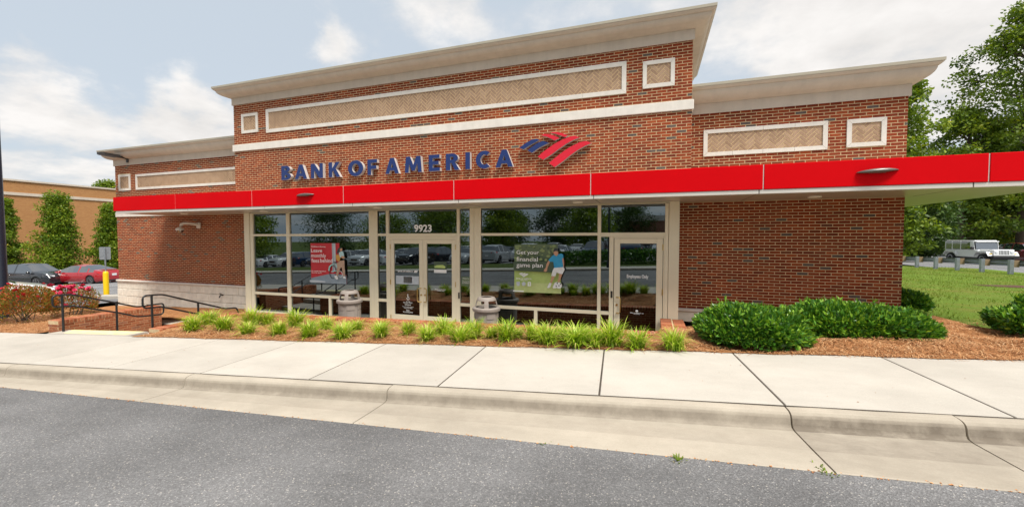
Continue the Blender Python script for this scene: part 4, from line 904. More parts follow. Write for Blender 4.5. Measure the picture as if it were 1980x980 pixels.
# player
lay([(670, 355), (695, 372), (655, 470), (650, 515), (622, 530), (597, 520), (605, 488), (628, 470), (640, 410)], 'print_skin'); lay([(880, 310), (905, 305), (918, 400), (912, 470), (895, 440)], 'print_skin')
lay([(725, 285), (765, 255), (830, 252), (880, 244), (902, 262), (905, 315), (884, 320), (905, 455), (830, 480), (760, 470), (748, 375), (690, 370), (672, 345)], 'print_blue')
lay([(755, 470), (905, 455), (928, 490), (890, 565), (850, 560), (800, 540), (780, 600), (715, 592), (735, 520)], 'print_white')
lay([(722, 598), (772, 602), (750, 650), (722, 708), (698, 700)], 'print_skin'); lay([(838, 556), (888, 566), (862, 640), (845, 690), (812, 690), (832, 620)], 'print_skin')
lay([(685, 700), (722, 706), (700, 768), (672, 784), (650, 778)], 'print_white'); lay([(770, 700), (812, 685), (815, 740), (790, 785), (745, 785), (738, 768)], 'print_white')
lay([(755, 215), (790, 205), (826, 215), (824, 255), (800, 285), (770, 270), (752, 240)], 'print_skin'); lay([(750, 210), (755, 180), (785, 162), (820, 172), (830, 205), (800, 200), (770, 208), (756, 220)], 'print_dark')
lay([(835+math.cos(t)*50, 742+math.sin(t)*48) for t in lin(0, 5.9, 14)], 'print_white')
for x, y in ((838, 745), (812, 708), (795, 752), (862, 720)): lay([(x+math.cos(t)*11, y+math.sin(t)*11) for t in lin(0, 5, 5)], 'print_dark')
txt('Get your', 175, 195, 525, 272); txt('financial', 175, 300, 507, 362); txt('game plan', 175, 395, 585, 473)
for q in ([(210, 555), (260, 540), (280, 548), (240, 572)], [(235, 578), (300, 545), (325, 553), (265, 590)], [(262, 597), (340, 553), (362, 566), (290, 610)]): lay(q, 'print_white')
txt('BANK OF AMERICA', 172, 627, 410, 645); txt('Official Bank', 235, 652, 348, 665)
lay([(175, 682), (230, 682), (228, 735), (205, 752), (178, 735)], 'print_pale'); lay([(260, 700), (290, 680), (320, 700), (315, 735), (290, 750), (262, 735)], 'print_pale'); lay([(352, 685), (400, 685), (402, 750), (350, 750)], 'print_white'); lay([(370, 697), (383, 697), (383, 735), (370, 735)], 'print_lime'); lay([(125, 815), (290, 822), (290, 838), (125, 833)], 'print_white')
# door lettering and notices (on the glass, parts of the doors)
def zx(x): return onY(740+x/4.26, 560, YS).x
def zz_(y, x=818): return onY(x, 420+y/4.26, YS).z
YD = YS-.009
def notice(x0, x1, z0, z1, m, par): MB().box(x0, x1, YD, YD+.004, z0, z1).build('notice', m, par)
cxl = (zx(205)); 
text_on('BANK OF AMERICA', zx(128), zx(252), zz_(450, 770), zz_(436, 770), YD, 'white_vinyl', dl, 'lettering', .02)
for k in range(3):
    x0 = zx(254)+.02+k*.035; zc = zz_(443, 770); MB().add([(x0, YD, zc-.03), (x0+.03, YD, zc-.03), (x0+.06, YD, zc+.03), (x0+.03, YD, zc+.03)], [(0, 1, 2, 3)]).build('stripe', 'white_vinyl', dl)
notice(zx(112), zx(300), zz_(548, 770), zz_(480, 770), 'print_pale', dl); notice(zx(175), zx(243), zz_(538, 770)-.0, zz_(488, 770), 'print_grey', dl)
for k, s_ in enumerate(('Lobby Hours', 'Mon Fri 9 to 4', 'Sat 9 to 1')): text_on(s_, zx(182), zx(236), zz_(505+k*13, 770), zz_(496+k*13, 770), YD-.002, 'white_vinyl', dl, 'lettering')
cx_ = zx(208); zw = zz_(664, 788)
mb = MB(); tor = [(cx_+.005+math.cos(t)*.045, zw-.01+math.sin(t)*.045) for t in lin(-3.6, 1.0, 14)]; tin = [(cx_+.005+math.cos(t)*.03, zw-.01+math.sin(t)*.03) for t in lin(-3.6, 1.0, 14)]
for k in range(13): mb.add([(p[0], YD, p[1]) for p in (tor[k], tor[k+1], tin[k+1], tin[k])], [(0, 1, 2, 3)])
mb.add([(cx_+a, YD, zw+b2) for a, b2 in ((-.012, .085), (.008, .085), (.012, .03), (.04, .03), (.06, -.03), (.045, -.035), (.03, .01), (-.008, .01))], [tuple(range(8))])
mb.add([(cx_-.002+math.cos(t)*.014, YD, zw+.1+math.sin(t)*.014) for t in lin(0, 5.6, 9)], [tuple(range(9))]); mb.build('wheelchair_symbol', 'white_vinyl', dl)
for k, (w_, y0, y1, s_) in enumerate(((.13, 690, 697, 'ATM'), (.30, 698, 706, 'Member FDIC'), (.20, 712, 726, 'Equal Housing Lender'), (.36, 732, 740, 'No concealed weapons'), (.28, 742, 752, 'Video recording'), (.10, 758, 772, 'No'), (.32, 774, 787, 'No smoking please'))):
    text_on(s_, cx_-w_/2, cx_+w_/2, zz_(y1, 788), zz_(y0, 788), YD, 'white_vinyl', dl, 'lettering', .01)
notice(zx(425), zx(527), zz_(430, 852), zz_(366, 852), 'print_dgreen', drr); notice(zx(425), zx(527), zz_(458, 852), zz_(430, 852)-.003, 'print_white', drr)
P = [(428, 405), (450, 395), (500, 392), (520, 405), (515, 420), (480, 417), (432, 418)]; MB().add([(zx(x), YD-.003, zz_(y, 852)) for x, y in P], [tuple(range(len(P)))]).build('notice_print', 'print_lime', drr)
for k in range(2): text_on(('Please use other door', 'Thank you')[k], zx(432+k*12), zx(520-k*12), zz_(598+k*12, 850), zz_(588+k*12, 850), YD, 'white_vinyl', drr, 'lettering', .012)
notice(SX(892.3), SX(908.5), zz_(565, 900), zz_(490, 900), 'print_hedge', store); text_on('Welcome', SX(894), SX(907), zz_(508, 900), zz_(498, 900), YD-.002, 'white_vinyl', store, 'lettering')
for k in range(3): text_on(('No smoking', 'Smile you are', 'on camera')[k], SX(893.5), SX(907.5), zz_(527+k*9, 900), zz_(520+k*9, 900), YD-.002, 'white_vinyl', store, 'lettering')
text_on('Employees Only', SX(1213), SX(1254.5), onY(1233, 539.5, YS).z, onY(1233, 531, YS).z, YD, 'white_vinyl', d3, 'lettering', .02)
ce = SX(1233); zc = onY(1233, 601, YS).z; MB().add([(ce+math.cos(t)*.03, YD, zc+math.sin(t)*.025) for t in lin(0, 5.7, 10)], [tuple(range(10))]).build('symbol', 'white_vinyl', d3)
text_on('Video surveillance in use', ce-.15, ce+.15, zc-.06, zc-.035, YD, 'white_vinyl', d3, 'lettering', .015); text_on('on premises', ce-.07, ce+.07, zc-.085, zc-.065, YD, 'white_vinyl', d3, 'lettering', .015)
for (px, py) in ((1182.5, 569), (889.0-1.5, 571)):
    p = onY(px, py, YS-.05); MB().bbox(p.x-.022, p.x+.022, YS-.066, YS-.046, p.z-.08, p.z+.08, .005).build('card_reader', 'dark_bronze', store)
# pale cabinet seen low behind the left window
MB().box(SX(605), SX(634), YS+.25, YS+.55, -.27, .55).build('cabinet', 'print_pale', bank)

# ------------------------------------------------------------------ wall fixtures
def sconce(px, py, label):
    p = onY(px, py, YC); t = thing('canopy_light', label, 'light fixture', (p.x, YC, p.z), 'lens shaped lights on the red canopy')
    mb = MB(); n = 20; rows = [(-1, 0), (-.92, .35), (-.6, .75), (-.25, .95), (.1, 1), (.45, .85), (.78, .5), (.95, .2), (1, 0)]
    pts = []; 
    for (a, h) in rows:
        for k in range(12):
            th = 2*math.pi*k/12; pts.append((p.x+a*.30, YC-.13*h*(.5+.5*math.cos(th))-.002, p.z+.045*h*math.sin(th)*(1 if math.sin(th) > 0 else .75)+.012*a))
    fs = [(i*12+k, i*12+(k+1) % 12, (i+1)*12+(k+1) % 12, (i+1)*12+k) for i in range(len(rows)-1) for k in range(12)]
    mb.add(pts, fs).build('shade', 'lamp_metal', t, smooth=50)
    MB().box(p.x-.12, p.x+.12, YC-.012, YC+.002, p.z-.03, p.z+.03).build('mount', 'lamp_metal', t)
sconce(591, 377.5, 'thin grey lens shaped light on the red canopy left of the doors'); sconce(1696, 331.5, 'thin grey lens shaped light on the red canopy above the right brick wall')
t = thing('security_camera', 'white dome security camera on a curved arm on the left brick wall', 'security camera', (-15.6, YW, 2.6))
p = onY(386, 436, YW); MB().bbox(p.x-.085, p.x+.085, YW-.07, YW+.002, p.z-.11, p.z+.11, .02).build('mount', 'white_plastic', t, smooth=40)
MB().tube(rounded([(p.x, YW-.05, p.z+.03), (p.x-.10, YW-.30, p.z+.07), (p.x-.22, YW-.46, p.z+.06), (p.x-.25, YW-.50, p.z-.10)], .08), .045, 12).build('arm', 'white_plastic', t, smooth=60)
c = (p.x-.25, YW-.50, p.z-.10); MB().lathe([(.05, .03), (.10, .0), (.13, -.05), (.13, -.075)], c, 18).build('housing', 'white_plastic', t, smooth=40); MB().lathe([(.115, -.07), (.10, -.13), (.06, -.17), (0, -.185)], c, 16).build('dome', 'car_glass', t, smooth=60)
t = thing('flood_light', 'dark flat floodlight on an arm under the left cornice', 'light fixture', (-19.2, YW, 5.2))
p = onY(249.5, 311, YW); MB().bbox(p.x-.05, p.x+.05, YW-.08, YW-.03, p.z-.08, p.z+.10, .01).build('mount', 'dark_bronze', t)
MB().tube(rounded([(p.x, YW-.06, p.z+.05), (p.x-.02, YW-.16, p.z+.10), (p.x-.05, YW-.36, p.z+.10)], .1), .04, 10).build('arm', 'dark_bronze', t, smooth=60)
q = [(p.x-.25, YW-.33), (p.x+.12, YW-.33), (p.x+.10, YW-.80), (p.x, YW-.90), (p.x-.15, YW-.90), (p.x-.25, YW-.80)]; MB().prism([(x, y, p.z+.07+(YW-.33-y)*.03) for x, y in q], (0, 0, .085)).build('head', 'dark_bronze', t)
t = thing('hose_tap', 'small dark outdoor tap on the pale stone base', 'tap', (-14.3, YW, .15)); p = onY(431, 570, YW-.06)
MB().tube([(p.x, YW-.04, p.z), (p.x, YW-.13, p.z), (p.x, YW-.17, p.z-.03), (p.x, YW-.19, p.z-.09)], .022, 8).build('spout', 'dark_bronze', t, smooth=60); MB().tube([(p.x-.05, YW-.15, p.z+.06), (p.x+.05, YW-.15, p.z+.06)], .012, 8).tube([(p.x, YW-.12, p.z), (p.x, YW-.15, p.z+.06)], .012, 8).build('handle', 'dark_bronze', t, smooth=60)

# ------------------------------------------------------------------ litter bins
def bin_(label, x, y):
    z = walk_z(x); t = thing('litter_bin', label, 'litter bin', (x, y, z), 'grey beige litter bins by the doors'); c = (x, y, z)
    MB().lathe([(.25, 0), (.27, .02), (.285, .69), (.24, .70), (.23, .05)], c, 32).build('body', 'grey_plastic', t, smooth=30)
    for k in range(6):
        a0 = 2*math.pi*(k+.25)/6
        for (z0, z1) in ((.08, .50), (.53, .66)):
            mb = MB(); pts = []
            for (zq) in (z0, z1):
                for i in range(7):
                    th = a0-.36+.72*i/6; r = .268+.02*zq
                    for rr in (r+.016, r-.01): pts.append((x+rr*math.cos(th), y+rr*math.sin(th), z+zq))
            fs = []
            for i in range(6): fs += [(i*2, i*2+2, 14+i*2+2, 14+i*2), (14+i*2, 14+i*2+2, 14+i*2+3, 14+i*2+1), (i*2+1, i*2+3, i*2+2, i*2)]
            fs += [(0, 14, 15, 1), (12, 13, 27, 26)]
            mb.add(pts, fs).build('panel', 'grey_plastic', t)
    lid = MB().lathe([(.29, .70), (.335, .705), (.345, .73), (.34, .775), (.325, .79), (.27, .80), (.255, .79), (.25, .72)], c, 32).build('lid', 'grey_plastic', t, smooth=35)
    mb = MB(); n = 32; prof_ = [(.275, .80), (.262, .88), (.24, .96), (.225, 1.0), (.20, 1.03), (.15, 1.045)]
    open_ = lambda k: (k % 8) in (1, 2, 3, 4, 5, 6)
    for k in range(n):
        a0, a1 = 2*math.pi*(k+2)/n, 2*math.pi*(k+3)/n
        for i in range(len(prof_)-1):
            if open_(k) and 0 <= i < 2: continue
            q = [(r*math.cos(a)+x, r*math.sin(a)+y, z+zq) for (r, zq), a in ((prof_[i], a0), (prof_[i], a1), (prof_[i+1], a1), (prof_[i+1], a0))]
            q2 = [((r-.022)*math.cos(a)+x, (r-.022)*math.sin(a)+y, z+zq-.008) for (r, zq), a in ((prof_[i], a0), (prof_[i], a1), (prof_[i+1], a1), (prof_[i+1], a0))]
            mb.add(q+q2, [(0, 1, 2, 3), (7, 6, 5, 4), (0, 4, 5, 1), (2, 6, 7, 3), (1, 5, 6, 2), (0, 3, 7, 4)])
    mb.build('hood', 'grey_plastic', lid)
    MB().lathe([(.24, .74), (0, .74)], c, 20).build('liner', 'dark_bronze', t)
bin_('beige grey litter bin with hooded lid in front of the left window', -7.84, 9.17); bin_('beige grey litter bin with hooded lid just right of the double doors', -3.78, 9.2)

# ------------------------------------------------------------------ plants
def blade_clump(n, h):
    V = []; F = []; r = []
    for k in range(n):
        a = rng.uniform(0, 6.283); tilt = abs(rng.normal(.0, .42))+.10; l = h*rng.uniform(.65, 1.25); w = rng.uniform(.006, .011); d = np.array([math.cos(a), math.sin(a), 0]); s = np.array([-d[1], d[0], 0])
        b0 = np.array([rng.normal(0, .045), rng.normal(0, .045), 0]); cur = rng.uniform(.5, 1.7); o = len(V); seg = 5; p = b0.copy(); ang = tilt; tw = rng.normal(0, .3)
        for i in range(seg+1):
            ww = w*(1-.85*(i/seg)**2)
            side = s*math.cos(tw)+np.array([0, 0, 1])*math.sin(tw)*.5
            V += [p-side*ww, p+side*ww]; p = p + (d*math.sin(ang)+np.array([0, 0, 1])*math.cos(ang))*l/seg; ang += cur/seg*(.6+i*.3)
        F += [(o+2*i, o+2*i+1, o+2*i+3, o+2*i+2) for i in range(seg)]; q = rng.beta(2, 2.2)*.95 if rng.random() > .06 else .99; r += [min(1, q+.06*i) if q < .9 else q for i in range(seg)]
    return np_mesh('leaves', np.array(V), np.array(F), r)
CL = [blade_clump(300, .37) for _ in range(5)]
for me in CL: me.materials.append(LIRI); me.shade_smooth()
clumps = [(372, 641), (432, 642), (478, 648), (541, 650), (600, 653), (664, 656), (737, 656), (828, 660), (890, 662), (981, 661), (1060, 667), (1112, 670), (1151, 672), (1183, 670), (1234, 674), (1303, 677),
          (406, 628), (487, 630), (516, 626), (572, 633), (629, 637), (690, 640), (790, 648), (858, 650), (916, 652), (952, 656), (1000, 654), (1034, 658), (1085, 660), (1135, 662)]
order = sorted(range(len(clumps)), key=lambda i: clumps[i][0])
where = lambda px: 'beside the steps' if px < 560 else ('before the left window' if px < 720 else ('before the double doors' if px < 900 else ('before the big window right of the doors' if px < 1170 else 'before the employees door')))
for i, (px, py) in enumerate(clumps):
    u, v = street_px(px, py); p = sw(u, v); z = front_bed_z(p.x, p.y)
    fr = i < 16
    row = sorted(c[0] for c in (clumps[:16] if fr else clumps[16:])); k_ = row.index(px); ORD = ['first', 'second', 'third', 'fourth', 'fifth', 'sixth', 'seventh', 'eighth', 'ninth', 'tenth', 'eleventh', 'twelfth', 'thirteenth', 'fourteenth', 'fifteenth', 'sixteenth']
    lab = f'{ORD[k_]} grassy clump from the steps in the ' + ('row along the sidewalk' if fr else 'row set back from the sidewalk')
    if px == 1303: lab = 'bright green grassy clump next to the rounded shrub and brick wall end'
    t = thing('liriope_clump', lab, 'grass plant', (p.x, p.y, z), 'grassy clumps in the bed along the sidewalk')
    o = bpy.data.objects.new('leaves', CL[i % 5]); COL.objects.link(o); o.parent = t
    s_ = rng.uniform(.80, 1.22)*(1.0 if fr else (1.02 if px < 880 else .85)); t.scale = (s_, s_, s_*rng.uniform(.9, 1.08)); t.rotation_euler = (rng.normal(0, .05), rng.normal(0, .05), rng.uniform(0, 6.28))
def shell_points(n, rx, ry, h, lump, seedv, flat=2.6, depth=.28):
    """points in the outer shell of a lumpy clipped mound of half-axes rx, ry and height h"""
    d = rng.normal(size=(n, 3)); d[:, 2] = np.abs(d[:, 2])*1.0 - .25; d /= np.linalg.norm(d, axis=1)[:, None]
    p = (np.abs(d)**flat).sum(1)**(-1/flat); P = d*p[:, None]
    bump = 1 + lump*(np.sin(P[:, 0]*5+seedv)*np.sin(P[:, 1]*5+seedv*2)+np.sin(P[:, 2]*6+P[:, 0]*4+seedv))*.5
    rad = bump*(1-depth*rng.random(n)**2.2)
    return P*rad[:, None]*np.array([rx, ry, h*.62])+np.array([0, 0, h*.38]), d
def shrub(name, label, x, y, z, rx, ry, h, n, leaf, m=BUSH, lump=.09, group=None, flat=2.6, twigs=40):
    t = thing(name, label, 'shrub', (x, y, z), group)
    P, d = shell_points(n, rx, ry, h, lump, rng.uniform(0, 6), flat); keep = P[:, 2] > .02; P, d = P[keep], d[keep]
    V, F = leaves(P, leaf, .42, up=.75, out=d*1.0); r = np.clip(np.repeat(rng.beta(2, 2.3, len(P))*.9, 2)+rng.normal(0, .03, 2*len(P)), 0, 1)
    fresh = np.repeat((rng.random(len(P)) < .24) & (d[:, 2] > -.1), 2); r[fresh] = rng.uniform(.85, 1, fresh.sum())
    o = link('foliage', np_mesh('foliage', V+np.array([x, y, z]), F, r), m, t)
    ns = max(12, n//130); sel = rng.choice(len(P), ns); Q = []; D = []
    for k in sel:
        if d[k, 2] < -.05: continue
        g_ = d[k]*np.array([1, 1, .6])+np.array([0, 0, .7])+rng.normal(0, .2, 3); g_ /= np.linalg.norm(g_); ln = leaf*rng.uniform(.5, 1.5)
        for q in np.linspace(0, 1, 9): Q.append(P[k]+g_*ln*q); D.append(g_*1.1)
    V2, F2 = leaves(np.array(Q), leaf*.85, .42, up=.3, out=np.array(D)); link('shoots', np_mesh('shoots', V2+np.array([x, y, z]), F2, np.clip(rng.normal(.8, .12, len(F2)), 0, 1)), m, t)['kind'] = 'stuff'
    mb = MB()
    for k in range(twigs):
        a = rng.uniform(0, 6.28); q = rng.uniform(.3, .85); e = (x+math.cos(a)*rx*q, y+math.sin(a)*ry*q, z+h*rng.uniform(.4, .85)); mb.tube([(x+math.cos(a)*rx*.12, y+math.sin(a)*ry*.12, z-.05), (x+math.cos(a)*rx*q*.6, y+math.sin(a)*ry*q*.6, z+h*.3), e], [.014, .01, .004], 5)
    mb.build('stems', 'bark', t, smooth=60)
    return t
def px_ground(px, py): u, v = street_px(px, py); return sw(u, v)
shrub('shrub', 'rounded clipped green shrub beside the sidewalk before the right brick wall', 1.52, 7.36, .47, .73, .62, .60, 14000, .09)
shrub('shrub', 'broad low clipped green shrub between the rounded shrub and the lawn', 3.22, 8.2, .50, 1.0, .62, .55, 15000, .09, flat=3.0)
shrub('shrub', 'dark glossy shrub on pine straw in front of the lawn', 5.88, 8.35, .60, .76, .5, .64, 10000, .085, lump=.2)
shrub('shrub', 'small dark shrub tucked against the corner of the brick wall', 5.17, 10.75, .64, .27, .3, .42, 2600, .085, lump=.14)
def rose(label, x, y, z, rx, ry, h, n, nf, fm, stems, droop):
    t = shrub('rose_bush', label, x, y, z, rx, ry, h, n, .055, ROSEL, lump=.24, flat=2.0, twigs=0)
    for k in range(stems):
        a = rng.uniform(0, 6.28); q = rng.uniform(.3, .95); b0 = (x+rng.normal(0, .12), y+rng.normal(0, .10), z-.05); e = (x+math.cos(a)*rx*q, y+math.sin(a)*ry*q, z+h*rng.uniform(.6, 1.02))
        MB().tube([b0, ((b0[0]*.55+e[0]*.45), b0[1]*.55+e[1]*.45, z+h*.28), e], [.013, .010, .004], 6).build('stem', 'bark', t, smooth=60)
    fl = MB()
    for ring_, (n_, r_, zq) in enumerate(((6, .045, .0), (5, .030, .014), (3, .014, .022))):
        for k in range(n_):
            a = 2*math.pi*(k+ring_*.4)/n_; c_, s_ = math.cos(a), math.sin(a); w_ = r_*.6
            fl.add([(0, 0, zq-.006), (c_*r_*.6-s_*w_, s_*r_*.6+c_*w_, zq+.006), (c_*r_, s_*r_, zq+.016), (c_*r_*.6+s_*w_, s_*r_*.6-c_*w_, zq+.006)], [(0, 1, 2, 3)])
    me = fl.mesh('flower', fix=False); me.materials.append(MATS[fm])
    for k in range(nf):
        a = rng.uniform(0, 6.28); q = rng.uniform(.2, 1.0); zq = h*(1.03 if q < .8 else .85)*rng.uniform(.9, 1.05)
        if k % 4 == 0: a = rng.uniform(3.4, 6.0); zq = h*rng.uniform(.4, .9); q = 1.03
        o = bpy.data.objects.new('flower', me); COL.objects.link(o); o.parent = t; o.location = (math.cos(a)*rx*q, math.sin(a)*ry*q, zq); s_ = rng.uniform(.8, 1.5)*(1.5 if fm == 'rose_pink' else 1.1); o.scale = (s_,)*3; o.rotation_euler = (rng.normal(0, .5)+(.9 if k % 4 == 0 else 0), rng.normal(0, .5), rng.uniform(0, 6))
    return t
p = px_ground(38, 622); rose('reddish leaved rose bush with bare stems at the sidewalk edge', p.x, p.y+.1, p.z, .98, .62, .98, 9000, 22, 'rose_red', 18, 0)
p = px_ground(140, 607); rose('green rose bush topped with bright pink red flowers behind the brick wall', p.x, p.y, p.z-.1, .72, .55, .95, 4200, 46, 'rose_pink', 10, 0)

# ------------------------------------------------------------------ trees
def tree(label, x, y, z, H, rx, m, shape='round', zc=.18, puffs=90, per=110, leaf=.22, name='tree', group=None, ry=None, puff_r=.17, trunk_r=.18, gap=.0):
    t = thing(name, label, 'tree', (x, y, z), group); ry = ry or rx; V = []; C = []; PR = []
    limbs = MB(); top = Vector((x+rng.normal(0, .2), y+rng.normal(0, .2), z+H*.86))
    path = [Vector((x, y, z-.3)), Vector((x+rng.normal(0, .06), y+rng.normal(0, .06), z+H*.3)), Vector((x+rng.normal(0, .15), y+rng.normal(0, .15), z+H*.6)), top]
    limbs.tube(path, [trunk_r*1.25, trunk_r*.85, trunk_r*.5, trunk_r*.12], 9).build('trunk', 'bark', t, smooth=60)
    lm = MB()
    for k in range(puffs):
        f = rng.random()**.85; a = rng.uniform(0, 6.283); hz = zc+(1-zc)*f
        if shape == 'cone': w = ((1-f)**.95*1.12+.02)*(.8+.35*rng.random()) if f > .2 else .6+f*1.6
        elif shape == 'oval': w = math.sqrt(max(0, 1-(2*f-.85)**2*.78))
        else: w = math.sqrt(max(.05, 1-(2*f-1)**2))
        w *= (.86+.22*math.sin(3*a+x)+.10*math.sin(7*f*3+2*a)); q = rng.random()**.45*w
        c = Vector((x+math.cos(a)*rx*q, y+math.sin(a)*ry*q, z+H*hz)); C.append(c)
        st_ = path[1].lerp(top, max(0, min(1, (hz-.3)/.6))*.9) if hz > .3 else path[0].lerp(path[1], hz/.3*.9)
        if k % 3 == 0: lm.tube([st_, st_.lerp(c, .55)+Vector((0, 0, -.15)), c], [trunk_r*.3, trunk_r*.18, .015], 5)
    lm.build('limbs', 'bark', t, smooth=60)['kind'] = 'stuff'
    C = np.array([tuple(c) for c in C]); pr = puff_r*rx*(.7+.6*rng.random(len(C))); tone = rng.normal(0, .16, len(C))
    idx = np.repeat(np.arange(len(C)), per); g = rng.normal(size=(len(idx), 3)); g /= np.linalg.norm(g, axis=1)[:, None]; g *= (rng.random(len(idx))**.45)[:, None]*np.array([1.25, 1.25, .75])
    P = C[idx]+g*pr[idx][:, None]*1.6
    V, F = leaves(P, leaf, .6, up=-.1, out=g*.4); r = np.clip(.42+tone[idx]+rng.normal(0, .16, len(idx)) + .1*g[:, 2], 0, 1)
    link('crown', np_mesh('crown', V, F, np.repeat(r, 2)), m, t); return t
def ray_tree(label, px, ytop, depth, zb, rx, m, **kw):
    p = at_depth(px, 456, depth); top = at_depth(px, ytop, depth); return tree(label, p.x, p.y, zb, top.z-zb, rx, m, **kw)
gr = 'trees behind the guardrail lot'
ray_tree('slender dark green tree rising right behind the corner of the bank', 1742, 150, 36, .2, 2.4, LEAF, shape='oval', zc=.02, puffs=130, per=110, leaf=.30, puff_r=.2, group=gr, trunk_r=.2)
ray_tree('tallest spreading green tree towering beyond the end of the canopy', 1975, 15, 44, .1, 6.4, LEAF, shape='oval', zc=.10, puffs=210, per=130, leaf=.34, puff_r=.105, group=gr, trunk_r=.4)
ray_tree('mid height yellowish green tree between the slender dark one and the tallest one', 1858, 215, 46, .1, 4.0, LEAF, shape='oval', zc=.06, puffs=140, per=120, leaf=.32, puff_r=.14, group=gr, trunk_r=.28)
ray_tree('low bright green tree hanging over the white off roader', 1905, 330, 49, .1, 4.6, LEAFY, shape='round', zc=.1, puffs=170, per=110, leaf=.36, puff_r=.17, group=gr, trunk_r=.25)
ray_tree('bushy dark tree under the canopy beside the brick corner', 1775, 330, 40, .2, 2.8, LEAFD, shape='round', zc=.0, puffs=130, per=120, leaf=.30, puff_r=.2, group=gr)
ray_tree('green tree at the back of the lot left of the white off roader', 1825, 300, 58, .1, 4.6, LEAF, shape='round', zc=.0, puffs=150, per=110, leaf=.38, puff_r=.18, group=gr)
ray_tree('broad green tree at the back of the lot behind the dark red car', 2010, 230, 56, .1, 6.0, LEAF, shape='round', zc=.0, puffs=180, per=110, leaf=.42, puff_r=.17, group=gr)
ray_tree('dark green tree filling the gap at the back of the lot', 1940, 260, 66, .1, 6.5, LEAFD, shape='round', zc=.0, puffs=170, per=110, leaf=.45, puff_r=.18, group=gr)
gl = 'small trees before the orange store'
gz = lambda p: street_z(max(p.x, -60), min(p.y, 30), -.12)
for lab, px, yt, dp, rx in (('full pyramidal yellow green tree between the two parked cars and the orange store', 112, 378, 40, 2.1), ('pyramidal green tree at the wall of the orange store behind the lamp post', 5, 388, 40, 1.7), ('narrow green tree half hidden by the left corner of the bank', 216, 398, 44, 1.7)):
    p = at_depth(px, 456, dp); ray_tree(lab, px, yt, dp, gz(p), rx, LEAFY, shape='cone', zc=.05, puffs=120, per=190, leaf=.19, puff_r=.21, group=gl, trunk_r=.1)
ray_tree('distant tree top showing over the roof of the orange store', 208, 355, 95, 2, 4, LEAF, puffs=60, per=90, leaf=.5, trunk_r=.2)

